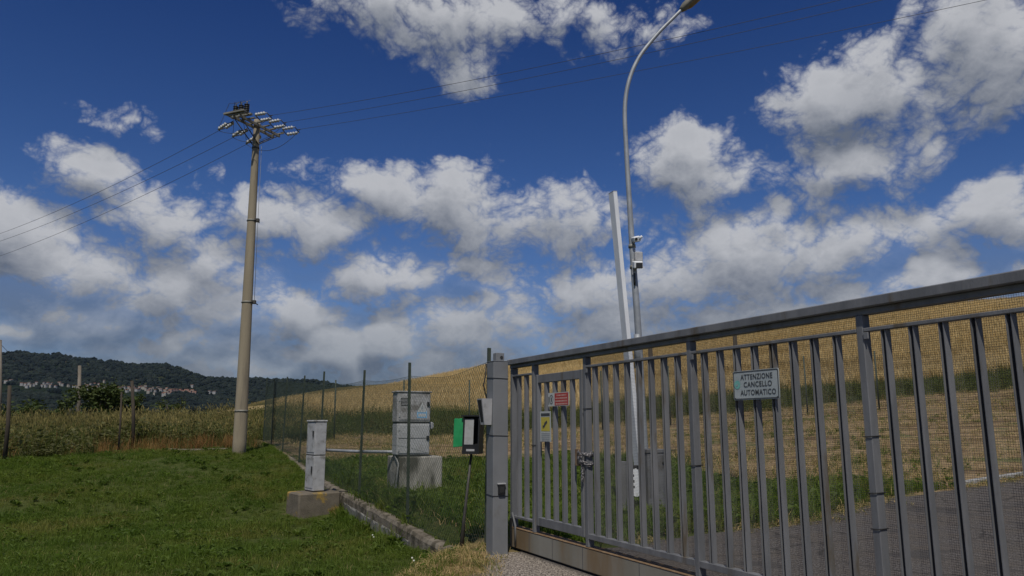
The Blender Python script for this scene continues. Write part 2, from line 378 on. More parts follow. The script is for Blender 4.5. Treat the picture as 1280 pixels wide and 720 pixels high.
wheatc = q.mix(q.ramp(q.noise(q.vec('MULTIPLY', pos, (.03, .10, .1)), 1.0, 5, .6), .45, .7), wheatc, (.34, .25, .115, 1))
sdist = q.math('ADD', q.math('MULTIPLY', q.math('ADD', X_, .30), FDY), q.math('MULTIPLY', q.math('SUBTRACT', Y_, 9.0), -FDX))
Yw = q.math('ADD', Y_, wob)
gy = q.ramp(Yw, 19.0, 21.5)
gx = q.math('MULTIPLY', q.ramp(q.math('ADD', X_, q.math('MULTIPLY', wob, .5)), 3.5, 5.5), q.ramp(Y_, 13.0, 14.5))
inner = q.mix(q.math('MAXIMUM', gy, gx), lawnc, stub)
inner = q.mix(q.ramp(Yw, 35, 36.5), inner, (.045, .05, .02, 1))
inner = q.mix(q.ramp(q.math('MULTIPLY_ADD', wob, .35, Y_), 43.0, 44.0), inner, wheatc)
lefts = q.mix(q.ramp(Yw, 25, 27), lawnc, (.10, .085, .03, 1))
gcol = q.mix(q.ramp(q.math('ADD', sdist, q.ramp(Y_, 29, 60, 0, 8)), -.05, .05), lefts, inner)
strawp = q.math('MULTIPLY', q.ramp(q.math('ABSOLUTE', q.math('ADD', X_, .55)), .95, .25), q.ramp(q.math('ABSOLUTE', q.math('SUBTRACT', Y_, 8.0)), 2.2, .8))
gcol = q.mix(q.math('MULTIPLY', strawp, q.ramp(nm, .3, .55)), gcol, q.mix(nf, (.17, .105, .05, 1), (.33, .235, .13, 1)))
pb = gm.node_tree.nodes['Principled BSDF']; q.put(pb.inputs['Base Color'], gcol); pb.inputs['Roughness'].default_value = .95; pb.inputs['Specular IOR Level'].default_value = .1
bn = q.n('ShaderNodeBump'); bn.inputs['Strength'].default_value = .9; bn.inputs['Distance'].default_value = .06; q.put(bn.inputs['Height'], nf); q.put(pb.inputs['Normal'], bn.outputs[0])

def spaced(brk):                                        # (start, step) ... end
    out = []
    for (a, st), (b, _) in zip(brk[:-1], brk[1:]): out += list(np.arange(a, b-1e-6, st))
    return np.array(out+[brk[-1][0]])
xs = spaced([(-6000, 1200), (-1200, 120), (-240, 20), (-60, 2.0), (-20, .35), (-11, .2), (14, .6), (40, 3), (120, 40), (600, 400), (6000, 1)])
ys = spaced([(-60, 10), (-10, 1.0), (4, .2), (31, .4), (60, 2), (130, 15), (600, 200), (6000, 1)])
V, F = grid_patch(xs, ys, ground_z)
tag(link('ground', np_mesh('ground', V, F, gm, True)), kind='structure')

# gravel drive on both sides of the gate
dm = bpy.data.materials.new('gravel_asphalt'); dm.use_nodes = True; q = NT(dm.node_tree)
pos = q.n('ShaderNodeNewGeometry').outputs['Position']
vo = q.n('ShaderNodeTexVoronoi'); q.put(vo.inputs['Vector'], pos); vo.inputs['Scale'].default_value = 55
stone = q.n('ShaderNodeSeparateColor'); q.put(stone.inputs[0], vo.outputs['Color'])
c = q.mix(stone.outputs[0], (.065, .058, .052, 1), (.17, .155, .145, 1))
c = q.mix(q.ramp(q.noise(pos, 1.1, 6, .65), .42, .62, 0, .8), c, (.125, .105, .085, 1))
c = q.mix(q.ramp(q.noise(q.vec('ADD', pos, (9, 4, 0)), .7, 4, .6), .54, .6, 0, .7), c, (.055, .053, .052, 1))
vc = q.n('ShaderNodeTexVoronoi', feature='DISTANCE_TO_EDGE'); q.put(vc.inputs['Vector'], q.vec('ADD', pos, q.vec('MULTIPLY', q.noise(pos, 1.5, 4, .6, out=1), (.5, .5, 0)))); vc.inputs['Scale'].default_value = .55
c = q.mix(q.ramp(vc.outputs[0], .004, .014, .8, 0), c, (.03, .028, .025, 1))
sxd = q.n('ShaderNodeSeparateXYZ'); q.put(sxd.inputs[0], pos)
outd = q.math('ADD', q.math('MULTIPLY', sxd.outputs[0], .8999), q.math('MULTIPLY', q.math('SUBTRACT', sxd.outputs[1], 8.777), .4361))
c = q.mix(q.ramp(outd, .02, -.12, 0, .9), c, q.mix(stone.outputs[0], (.25, .21, .165, 1), (.47, .41, .345, 1)))      # dusty apron outside
c = q.mix(q.ramp(vo.outputs['Distance'], .35, .75), c, (.06, .052, .045, 1))
pb = dm.node_tree.nodes['Principled BSDF']; q.put(pb.inputs['Base Color'], c); pb.inputs['Roughness'].default_value = .92; pb.inputs['Specular IOR Level'].default_value = .2
bn = q.n('ShaderNodeBump'); bn.inputs['Strength'].default_value = .8; bn.inputs['Distance'].default_value = .01
q.put(bn.inputs['Height'], q.math('MULTIPLY', vo.outputs['Distance'], -1.0)); q.put(pb.inputs['Normal'], bn.outputs[0])
def drive_edge(y): return float(itp(y, [-20, 2, 6, 7.6, 8.55, 8.9, 9.5, 10.2, 10.8, 13.6, 16, 24], [-1.1, -.8, -.6, -.52, -.30, 1.0, 1.75, 2.5, 3.7, 6.4, 10.7, 26]))
yv = np.concatenate([np.arange(-20, 4, 1.0), np.arange(4, 24.01, .12)]); tv = np.concatenate([np.linspace(0, .25, 40), np.linspace(.27, 1, 24)])
V = np.zeros((len(yv), len(tv), 3))
for i, y in enumerate(yv):
    e = drive_edge(y)+.07*math.sin(y*5.1)+.05*math.sin(y*11.7+1)
    V[i, :, 0] = e+tv*(42-e); V[i, :, 1] = y
V[..., 2] = ground_z(V[..., 0], V[..., 1])+.008
edgefall = np.zeros(len(tv)); edgefall[0] = -.02; V[..., 2] += edgefall
i = np.arange((len(yv)-1)*(len(tv)-1)); r_, c_ = i//(len(tv)-1), i % (len(tv)-1); a = r_*len(tv)+c_
tag(link('driveway', np_mesh('driveway', V.reshape(-1, 3), np.stack([a, a+1, a+len(tv)+1, a+len(tv)], 1), dm, True)), kind='structure')
# pale edging on the far side of the drive, seen through the gate's right end
mb = MB()
pe = [(8.6, 15.05), (10.7, 16.22), (14, 17.7), (19, 20.3)]
for (x0, y0), (x1, y1) in zip(pe[:-1], pe[1:]):
    L = math.hypot(x1-x0, y1-y0); dx, dy = (x1-x0)/L, (y1-y0)/L; cx, cy = (x0+x1)/2, (y0+y1)/2
    z0, z1 = float(ground_z(x0, y0)), float(ground_z(x1, y1))
    mb.obox((cx, cy, (z0+z1)/2+.01), ((x1-x0)/2, (y1-y0)/2, (z1-z0)/2), (-dy*.06, dx*.06, 0), (0, 0, .06), bev=.012)
tag(mb.build('kerb', mat('pale_kerb', (.26, .26, .25), (.34, .34, .33), 6, .9, 0, .3)), kind='structure')

# ------------------------------------------------------------------ sliding gate
GD = np.array([.4361, -.8999, 0]); GB = np.array([.8999, .4361, 0]); GO = np.array([0, 8.777, 0]); UP = np.array([0, 0, 1.])
def G(t, w, z): return GO+GD*t+GB*w+UP*z               # along the gate, back through it, up
def gbox(mb, t0, t1, w0, w1, z0, z1, bev=0.0, mi=0):
    return mb.obox(G((t0+t1)/2, (w0+w1)/2, (z0+z1)/2), GD*(t1-t0)/2, GB*(w1-w0)/2, UP*(z1-z0)/2, mi, bev)
T1 = 7.75
gate = thing('sliding_gate', 'long grey metal sliding gate with vertical bars and fine mesh across the drive', 'gate', G(3.5, .03, 0))
mb = MB(); gbox(mb, -.05, T1, 0, .11, .03, .236, .006); mb.build('bottom_beam', M['beam'], gate)
mb = MB(); gbox(mb, -.05, T1, -.003, .118, .2365, .246, .003); mb.build('dirt_ledge', M['dirt'], gate)
mb = MB(); gbox(mb, .0, T1, .03, .08, -.02, .029); mb.build('shaded_gap', M['dark'], gate)  # dark strip painted in for the shadowed gap under the beam
mb = MB(); gbox(mb, -.07, T1, -.035, .095, 2.055, 2.115, .006); gbox(mb, -.07, T1, .005, .07, 2.018, 2.054, .003)
mb.build('top_rail', M['gate'], gate)
# vertical seams of the beam plates
for t in (.42, .93, 1.52, 2.43, 3.6, 4.9):
    mb = MB(); gbox(mb, t, t+.006, -.0022, .002, .034, .233); mb.build('weld_seam', M['gate_dark'], gate)
def upright(t, w=.05, dep=.065, z0=.247, z1=2.017, name='upright'):
    mb = MB(); gbox(mb, t, t+w, .0, dep, z0, z1, .004); return mb.build(name, M['gate'], gate)
UPS = [.495, 1.58, 3.155, 4.75, 6.345]
for t in UPS: upright(t)
upright(-.045, .055, .075, .03+.217, 2.017, 'end_stile'); upright(7.68, .055, .075, .247, 2.017, 'end_stile')
def channel(mb, t, z0, z1, w0=.006, wid=.031, dep=.047, th=.004):     # U section, open to the front
    gbox(mb, t, t+th, w0, w0+dep, z0, z1); gbox(mb, t+wid-th, t+wid, w0, w0+dep, z0, z1)
    gbox(mb, t+th, t+wid-th, w0+dep-th, w0+dep-.0002, z0, z1)
bar_me = None
def bar(t, z0, z1):
    mb = MB(); channel(mb, t, z0, z1); return mb.build('bar', M['gate'], gate)
def flat(name, t0, t1, z0, z1, w0=.0, w1=.055, m='gate'):
    mb = MB(); gbox(mb, t0, t1, w0, w1, z0, z1, .003); return mb.build(name, M[m], gate)
bays = [(1.63, 3.155), (3.205, 4.75), (4.80, 6.345), (6.395, 7.68)]
for a, b in bays:
    flat('upper_rail', a, b, 1.915, 1.937); flat('lower_rail', a, b, .322, .370)
    t = a+.112
    while t < b-.06: bar(t, .3705, 1.9145); t += .1783
# short end bay
flat('upper_rail', .01, .495, 1.915, 1.937); flat('lower_rail', .01, .495, .345, .370)
for t in (.115, .30): bar(t, .3705, 1.9145)
mb = MB(); mb.tube([G(.02, -.004, .40), G(.05, -.006, .35), G(.10, -.008, .27), G(.105, -.008, .06)], .013, 6); mb.build('end_bracket', M['gate'], gate)
mb = MB(); gbox(mb, -.04, .012, -.012, -.003, .03, .34, .003); mb.build('guide_plate', M['black'], gate)
# pedestrian leaf inside the gate
leaf = tag(bpy.data.objects.new('wicket_door', None)); COL.objects.link(leaf); leaf.parent = gate; leaf.location = G(.65, .03, .4)-np.array(gate.location)
mb = MB()
gbox(mb, .575, .625, .004, .055, .325, 1.905, .004); gbox(mb, 1.50, 1.55, .004, .055, .325, 1.905, .004)
gbox(mb, .6255, 1.4995, .006, .053, 1.815, 1.903, .004); gbox(mb, .6255, 1.4995, .006, .053, .327, .412, .004)
mb.build('door_frame', M['gate'], leaf)
for t in (.775, .955, 1.135, 1.315):
    mb = MB(); channel(mb, t, .4125, 1.8145); mb.build('bar', M['gate'], leaf)
mb = MB(); gbox(mb, 1.425, 1.497, -.012, .05, .98, 1.14, .004); mb.build('lock_case', M['brown_box'], leaf)
# wire ties
def tie(t, z, w=.05, dep=.065):
    mb = MB(); q0 = .0045
    pts = [G(t-q0, -q0, z), G(t+w+q0, -q0, z+.004), G(t+w+q0, dep+q0, z+.006), G(t-q0, dep+q0, z+.003), G(t-q0, -q0, z)]
    mb.tube(pts, .0035, 5, False); mb.build('tie_wire', M['dark'], gate)
for t, z in ((3.155, 1.06), (4.75, 1.30), (4.75, .98), (4.75, .78), (1.58, 1.52), (.495, 1.15), (6.345, 1.2)): tie(t, z)
for t, z in ((3.155, 1.905), (4.75, 1.905), (1.58, 1.90)):
    mb = MB(); gbox(mb, t+.052, t+.085, -.006, .004, z-.035, z+.005, .002); mb.build('rail_clamp', M['gate'], gate)
# welded mesh behind the bars
def prism_lines(P0, P1, r):
    P0 = np.asarray(P0, float); P1 = np.asarray(P1, float); D = P1-P0; L = np.linalg.norm(D, axis=1, keepdims=True); D = D/L
    ref = np.where(np.abs(D[:, 2:3]) > .9, np.array([[1., .3, 0]]), np.array([[0, 0, 1.]])); A = np.cross(D, ref); A /= np.linalg.norm(A, axis=1, keepdims=True); Bv = np.cross(A, D)
    n = len(P0); V = np.zeros((n, 8, 3))
    for j, (ca, cb) in enumerate(((1, 0), (0, 1), (-1, 0), (0, -1))):
        V[:, j] = P0+r*(ca*A+cb*Bv); V[:, 4+j] = P1+r*(ca*A+cb*Bv)
    base = np.arange(n)[:, None]*8; Fq = [base+np.array([[j, (j+1) % 4, 4+(j+1) % 4, 4+j]]) for j in range(4)]
    return V.reshape(-1, 3), np.concatenate(Fq, 0)
ts = np.arange(1.60, T1-.03, .0125); zs = np.arange(.262, 2.05, .0125)
P0 = [G(t, .0585, .25) for t in ts]+[G(1.6, .0605, z) for z in zs]; P1 = [G(t, .0585, 2.054) for t in ts]+[G(T1-.03, .0605, z) for z in zs]
V, F = prism_lines(P0, P1, .0008)
tag(link('wire_mesh', np_mesh('wire_mesh', V, F, M['meshwire']), gate), kind='stuff')

# chain round the wicket stile
ch = thing('chain', 'steel chain wound round the gate upright beside the lock', 'chain', G(1.56, .0, 1.0))
mb = MB()
def ring(mb, c, u, v, ru, rv, r, n=10):
    pts = [np.array(c)+math.cos(2*math.pi*i/n)*ru*np.array(u)+math.sin(2*math.pi*i/n)*rv*np.array(v) for i in range(n+1)]
    mb.tube(pts, r, 5, False)
cnt = 0
for loop_z, tilt, nn in ((1.07, .05, 26), (1.035, -.06, 26), (1.10, -.02, 26)):
    for i in range(nn):
        th = 2*math.pi*i/nn; c = G(1.56+.088*math.cos(th), .03+.062*math.sin(th), loop_z+tilt*math.cos(th)*.6+.008*math.sin(5*th))
        tu = GD*(-math.sin(th))+GB*math.cos(th); vv = UP if i % 2 else np.cross(tu, UP)
        l = MB(); ring(l, c, tu, vv, .017, .011, .0048, 8); l.build('link', M['chainmat'], ch)
for i in range(9):
    c = G(1.575+.004*math.sin(i*2), -.018, .99-.017*i); l = MB(); ring(l, c, UP, GD if i % 2 else GB, .016, .010, .0046, 8); l.build('link', M['chainmat'], ch)
l = MB(); gbox(l, 1.53, 1.575, -.035, -.018, 1.005, 1.055, .004); l.build('padlock', M['chainmat'], ch)

# ------------------------------------------------------------------ signs on the gate
def text_mesh(body, size, mw=1.0, bold=.012):
    cu = bpy.data.curves.new('txt', 'FONT'); cu.body = body; cu.size = size; cu.align_x = 'CENTER'; cu.align_y = 'CENTER'; cu.offset = bold*size; cu.extrude = 0.0; cu.resolution_u = 3
    cu.space_character = 1.08
    o = bpy.data.objects.new('txt', cu); COL.objects.link(o)
    dg = bpy.context.evaluated_depsgraph_get(); me = bpy.data.meshes.new_from_object(o.evaluated_get(dg))
    bpy.data.objects.remove(o); me.name = 'lettering'
    co = np.zeros(len(me.vertices)*3, np.float32); me.vertices.foreach_get('co', co); return me, co.reshape(-1, 3)
class Plate:                                             # local frame of a flat sign: centre, right, up, towards the viewer
    def __init__(s, c, r, u): s.c = np.array(c, float); s.r = np.array(r, float)/np.linalg.norm(r); s.u = np.array(u, float)/np.linalg.norm(u); s.n = np.cross(s.r, s.u)
    def p(s, a, b, h=0): return s.c+s.r*a+s.u*b+s.n*h
    def quad(s, mb, a0, a1, b0, b1, h, mi=0): mb.add([s.p(a0, b0, h), s.p(a1, b0, h), s.p(a1, b1, h), s.p(a0, b1, h)], [(0, 1, 2, 3)], False, mi)
    def poly(s, mb, pts, h, mi=0): mb.add([s.p(a, b, h) for a, b in pts], [tuple(range(len(pts)))], False, mi)
    def text(s, body, a, b, size, h, sx=1.0, bold=.012):
        me, co = text_mesh(body, size, bold=bold); w = s.c+s.r*(a+co[:, :1]*sx)+s.u*(b+co[:, 1:2])+s.n*h
        me.vertices.foreach_set('co', w.astype(np.float32).ravel()); me.update(); return me
    def rounded(s, w, h, r, n=4):
        pts = []
        for cx, cy, a0 in ((w/2-r, h/2-r, 0), (-w/2+r, h/2-r, 90), (-w/2+r, -h/2+r, 180), (w/2-r, -h/2+r, 270)):
            pts += [(cx+r*math.cos(R(a0+90*i/n)), cy+r*math.sin(R(a0+90*i/n))) for i in range(n+1)]
        return pts
    def slab(s, mb, w, h, r, h0, h1, mi=0):
        pts = s.rounded(w, h, r); n = len(pts)
        vs = [s.p(a, b, h0) for a, b in pts]+[s.p(a, b, h1) for a, b in pts]
        fs = [tuple(range(n, 2*n)), tuple(range(n))[::-1]]+[(i, (i+1) % n, n+(i+1) % n, n+i) for i in range(n)]
        mb.add(vs, fs, False, mi)
# warning sign
pl = Plate(G(3.90, -.006, 1.645), GD, UP+GD*.012)
sg = thing('warning_sign', 'pale rectangular sign with dark lettering screwed on the middle bars of the gate', 'sign', pl.c)
mb = MB(); pl.slab(mb, .44, .205, .014, 0, .004); mb.build('plate', M['sign'], sg)
mb = MB(); o1 = pl.rounded(.432, .197, .012); o2 = pl.rounded(.418, .183, .009); n = len(o1)
mb.add([pl.p(a, b, .0055) for a, b in o1]+[pl.p(a, b, .0055) for a, b in o2], [(i, (i+1) % n, n+(i+1) % n, n+i) for i in range(n)]); mb.build('border', M['ink'], sg)
for body, b, a, sc in (('ATTENZIONE', .055, .012, .92), ('CANCELLO', 0.002, .022, .98), ('AUTOMATICO', -.054, .022, .95)):
    me = pl.text(body, a, b, .052, .006, sc*.98, .016); me.materials.append(M['ink']); link('lettering', me, sg)
mb = MB(); pl.poly(mb, [(-.178+.031*math.cos(i*.3927), .006+.031*math.sin(i*.3927)) for i in range(16)], .0055); mb.build('logo_disc', M['teal'], sg)
mb = MB(); pl.poly(mb, [(-.198, .012), (-.188, .004), (-.180, .006), (-.166, .016), (-.172, .002), (-.184, -.006), (-.192, .0)], .0066); mb.build('logo_mark', M['sign'], sg)
for a in (-.2, .2):
    mb = MB(); pl.poly(mb, [(a+.005*math.cos(i*.785), -.09+.005*math.sin(i*.785)) for i in range(8)], .0062); mb.build('screw', M['steel_dark'], sg)
# red notice
pl = Plate(G(1.10, -.004, 1.628), GD, UP)
sg = thing('red_notice', 'small red and white notice hanging on the wicket bars', 'sign', pl.c)
mb = MB(); pl.slab(mb, .43, .138, .006, 0, .003); mb.build('plate', M['paper'], sg)
mb = MB(); pl.quad(mb, -.075, .207, -.062, .062, .0042); mb.build('red_field', M['red'], sg)
mb = MB(); n = 16
for r0, r1 in ((.034, .042),):
    mb.add([pl.p(-.145+r0*math.cos(2*math.pi*i/n), r0*1.15*math.sin(2*math.pi*i/n), .0042) for i in range(n)]+[pl.p(-.145+r1*math.cos(2*math.pi*i/n), r1*1.15*math.sin(2*math.pi*i/n), .0042) for i in range(n)], [(i, (i+1) % n, n+(i+1) % n, n+i) for i in range(n)])
pl.quad(mb, -.157, -.133, -.022, .022, .0043); pl.quad(mb, -.205, -.19, -.05, .03, .0043); mb.build('pictogram', M['ink'], sg)
mb = MB()
for row, (a0, a1) in enumerate(((-.03, .165), (-.055, .19), (-.055, .185), (-.05, .19))):
    a = a0
    while a < a1:
        w = rng.uniform(.012, .034); pl.quad(mb, a, min(a+w, a1), .040-row*.029-.008, .040-row*.029+.006, .0052); a += w+.008
mb.build('faded_lines', M['salmon'], sg)
# video surveillance notice
pl = Plate(G(.82, -.004, 1.352), GD+UP*.0, UP-GD*.02)
sg = thing('yellow_notice', 'upright white notice with a yellow square on the wicket bars', 'sign', pl.c)
mb = MB(); pl.slab(mb, .235, .315, .006, 0, .002); mb.build('plate', M['paper'], sg)
mb = MB(); pl.quad(mb, -.098, .098, .108, .138, .0032); mb.build('header', M['ink'], sg)
mb = MB(); pl.quad(mb, -.095, .095, -.048, .098, .0032); mb.build('yellow_square', M['yellow'], sg)
mb = MB(); pl.poly(mb, [(-.05, .0), (-.02, -.012), (.0, .012), (.045, .04), (.032, .064), (-.018, .04), (-.03, .022)], .0044); pl.quad(mb, -.06, -.04, -.02, .012, .0045); mb.build('camera_mark', M['ink'], sg)
mb = MB()
for row in range(5):
    a = -.09
    while a < .085:
        w = rng.uniform(.012, .03); pl.quad(mb, a, min(a+w, .092), -.068-row*.019-.009, -.068-row*.019, .0034); a += w+.006
mb.build('small_print', M['grey_ink'], sg)

# ------------------------------------------------------------------ gate post and the things on it
PC = np.array([-.204, 8.36, 0.])                          # its nearest corner
def Pp(t, w, z): return PC-GD*t+GB*w+UP*z                 # t back along the gate, w to the right
def pbox(mb, t0, t1, w0, w1, z0, z1, bev=0, mi=0): return mb.obox(Pp((t0+t1)/2, (w0+w1)/2, (z0+z1)/2), GD*(t1-t0)/2, GB*(w1-w0)/2, UP*(z1-z0)/2, mi, bev)
post = thing('gate_post', 'square grey steel post at the left end of the gate', 'gate post', Pp(.09, .09, 0))
mb = MB(); pbox(mb, 0, .18, 0, .18, -.1, 2.065, .006); mb.build('shaft', M['post'], post)
mb = MB(); pbox(mb, -.003, .183, -.003, .183, 2.0655, 2.072, .002); mb.build('cap_plate', M['post'], post)
for z in (.615, 1.255, 1.88):
    mb = MB(); e = .003
    mb.tube([Pp(-e, -e, z), Pp(-e, .18+e, z-.006), Pp(.18+e, .18+e, z), Pp(.18+e, -e, z+.01), Pp(-e, -e, z)], .0032, 5, False); mb.build('tie_wire', M['dark'], post)
mb = MB(); pbox(mb, .1801, .20, .12, .24, .05, 2.0, .003); mb.build('catch_channel', M['gate'], post)
b = thing('beacon_base', 'small grey box bolted on top of the gate post', 'box', Pp(.09, .1, 2.073))
mb = MB(); pbox(mb, .04, .13, .05, .15, 2.073, 2.165, .004); mb.build('housing', M['post'], b)
mb = MB(); mb.tube([Pp(.0399, .115, 2.115), Pp(.034, .115, 2.115)], .018, 10); mb.build('cable_hole', M['dark'], b)
b = thing('photocell', 'black photocell on the front of the gate post, low down', 'sensor', Pp(0, .11, .68))
mb = MB(); pbox(mb, -.03, -.0005, .055, .135, .63, .735, .006); mb.build('housing', M['black'], b)
mb = MB(); pbox(mb, -.034, -.0001, .045, .14, .735, .75, .003); mb.build('hood', M['meter'], b)
mb = MB(); pbox(mb, -.033, -.0305, .07, .12, .65, .71, .001); mb.build('lens', M['dark'], b)
b = thing('intercom_box', 'pale grey box with a sloping hood on the left side of the gate post', 'box', Pp(.10, -.03, 1.5))
mb = MB()
vs = [Pp(t, w, z) for (t, w, z) in ((.05, -.0005, 1.37), (.05, -.085, 1.37), (.15, -.085, 1.37), (.15, -.0005, 1.37), (.03, -.0005, 1.655), (.03, -.125, 1.655), (.17, -.125, 1.655), (.17, -.0005, 1.655))]
mb.add(vs, [(0, 1, 2, 3), (4, 7, 6, 5), (0, 4, 5, 1), (1, 5, 6, 2), (2, 6, 7, 3), (3, 7, 4, 0)]); mb.build('case', M['meter'], b)
mb = MB(); vs2 = [Pp(t, w, z) for (t, w, z) in ((.065, -.0885, 1.395), (.135, -.0885, 1.395), (.15, -.1275, 1.64), (.05, -.1275, 1.64))]; mb.add(vs2, [(0, 1, 2, 3)]); mb.build('shaded_side', M['dark'], b)  # dark sheet over the left face, its shade put in as colour
tag(MB().tube([Pp(.14, -.02, 1.66), Pp(.16, -.05, 1.80), Pp(.19, -.012, 1.93), Pp(.2, .0, 2.05)], .007, 6).build('cable', M['black']), 'black tube in place of the dark gap left of the gate post', 'cable')  # black tube drawn where a dark gap shows beside the post

# newspaper style green box leaning on a dark stake
yb = 9.1
bx = thing('mailbox', 'black box with an open green lid on a leaning dark stake beside the gate post', 'mailbox', at(576, 676, yb))
a0, a1 = at(577, 676, yb), at(590, 560, yb)
mb = MB(); mb.tube([a0-np.array([.005, 0, .12]), a0+(a1-a0)*.25, a1], [.030, .019, .013], 7); mb.build('stake', M['steel_dark'], bx)
cbx = at(591.5, 543, yb); ex = np.array([.97, -.22, 0]); ey = np.array([.22, .97, 0]); ez = np.array([.03, 0, 1.])
w2, h2 = .102, .225
mb = MB()
mb.obox(cbx+ey*.10, ex*w2, ey*.008, ez*h2); mb.obox(cbx-ex*(w2-.008), ex*.008, ey*.10, ez*h2); mb.obox(cbx+ex*(w2-.008), ex*.008, ey*.10, ez*h2)
mb.obox(cbx-ez*(h2-.055), ex*(w2-.017), ey*.10, ez*.055); mb.obox(cbx+ez*(h2-.008), ex*(w2+.02), ey*.115, ez*.008); mb.build('box_case', M['black'], bx)
mb = MB(); mb.obox(cbx-ex*.028+ez*.03-ey*.085, ex*.055, ey*.004, ez*.150); mb.build('paper_sheet', M['cab'], bx)
mb = MB(); mb.obox(cbx-ex*(w2+.058)+ez*.02-ey*.06, ex*.066+ez*.006, (ey-ex*.15)*.012, ez*.165, bev=.005); mb.obox(cbx-ex*(w2+.108)+ez*.035-ey*.02, ex*.006, ey*.05, ez*.155, bev=.003); mb.build('green_lid', M['green_box'], bx)
mb = MB(); mb.obox(cbx-ez*(h2-.045)-ey*.101, ex*.05, ey*.002, ez*.012); mb.build('maker_plate', M['meter'], bx)

# ------------------------------------------------------------------ chain link fence along the lawn and its curb
def curb_z(y): return float(np.interp(y, CURB_Y, CURB_Z))
fence = thing('wire_fence', 'green chain link fence receding along the lawn on a concrete curb', 'fence', (fence_x(11.85), 11.85, curb_z(11.85)))
PY = [9.02, 11.85, 14.75, 18.55, 21.3, 24.3, 26.9, 29.05]
PH = [2.40, 2.44, 2.43, 2.52, 2.40, 2.36, 2.33, 2.36]
for y, h in zip(PY, PH):
    x = fence_x(y); z = curb_z(y); lean = rng.uniform(-.012, .02)
    mb = MB(); c0 = np.array([x, y, z-.05]); c1 = np.array([x+lean*h, y, z+h])
    ax = np.array([FDX, FDY, 0]); bx_ = np.array([FDY, -FDX, 0])
    mb.obox((c0+c1)/2, ax*.020, bx_*.004, (c1-c0)/2); mb.obox((c0+c1)/2+bx_*.021, ax*.004, bx_*.017, (c1-c0)/2); mb.build('post', M['greenpost'], fence)
def fence_pt(q_, h):
    y = F0[1]+q_*FDY; x = F0[0]+q_*FDX; z = curb_z(y)
    ph = ((y-9.02)/(29.05-9.02))*7; sag = .05*abs(math.sin(ph*math.pi))
    return np.array([x+.012, y, z+.03+h*(1-sag/2.2)])
QL = (29.05-9.0)/FDY; H = 2.2
def chainlink(ptf, QL, H, pitch, r):
    P0 = []; P1 = []
    q0 = -H
    while q0 < QL:
        for sgn in (1, -1):
            a, b = (q0, 0.), (q0+H, H)
            if a[0] < 0: a = (0., -q0)
            if b[0] > QL: b = (QL, QL-q0)
            if a[1] >= b[1]: continue
            hs = np.linspace(a[1], b[1], 3); qs_ = np.linspace(a[0], b[0], 3)
            if sgn < 0: hs = H-hs
            for i in range(2): P0.append(ptf(qs_[i], hs[i])); P1.append(ptf(qs_[i+1], hs[i+1]))
        q0 += pitch*math.sqrt(2)
    return prism_lines(P0, P1, r)
V, F = chainlink(fence_pt, QL, H, .055, .0017)
tag(link('chain_link', np_mesh('chain_link', V, F, M['greenwire']), fence), kind='stuff')
for h in (.02, 1.1, H):
    mb = MB(); mb.tube([fence_pt(q_, h)+np.array([.006, 0, 0]) for q_ in np.linspace(0, QL, 50)], .0024, 5, False); mb.build('tension_wire', M['greenwire'], fence)
# the curb
mb = MB(); vs = []; qs_ = np.arange(.95, QL+.5, .30)
for i, q_ in enumerate(qs_):
    y = F0[1]+q_*FDY; x = F0[0]+q_*FDX; z = curb_z(y); j = [nr.normal(0, .006) for _ in range(6)]
    prof = [(-.115+j[0], -.9), (-.11+j[1], -.06+j[3]), (-.085+j[1], -.012+j[3]), (.0, .0+j[4]*.5), (.085+j[2], -.010+j[4]), (.11+j[2], -.06), (.115, -.9)]
    for s_, dz in prof: vs.append((x+FDY*s_, y-FDX*s_, z+dz+.01))
n = 7; fs = [(i*n+jj, i*n+jj+1, (i+1)*n+jj+1, (i+1)*n+jj) for i in range(len(qs_)-1) for jj in range(n-1)]
fs += [tuple(range(n))[::-1], tuple((len(qs_)-1)*n+jj for jj in range(n))]
mb.add(vs, fs); cw = thing('curb_wall', 'low rough concrete curb wall under the chain link fence', 'curb', (vs[0][0], vs[0][1], vs[0][2])); mb.build('coping', M['concrete'], cw)
for qa, qb in ((2.5, 4.1), (4.3, 5.2), (5.24, 6.9)):     # render facing, broken off in places
    vv = []; nn = 15; hb_ = rng.uniform(.10, .15)
    for i in range(nn):
        q_ = qa+(qb-qa)*i/(nn-1); y = F0[1]+q_*FDY; x = F0[0]+q_*FDX; z = curb_z(y)
        for s_, dz in ((-.118, -.85), (-.142, -.85), (-.138, -hb_-.06*rng.random()), (-.116, -hb_-.02)): vv.append((x+FDY*s_, y-FDX*s_, z+dz))
    fs = [(i*4+jj, i*4+(jj+1) % 4, (i+1)*4+(jj+1) % 4, (i+1)*4+jj) for i in range(nn-1) for jj in range(4)]+[(3, 2, 1, 0), tuple((nn-1)*4+jj for jj in range(4))]
    m2 = MB(); m2.add(vv, fs); m2.build('facing_slab', M['facing'], cw)
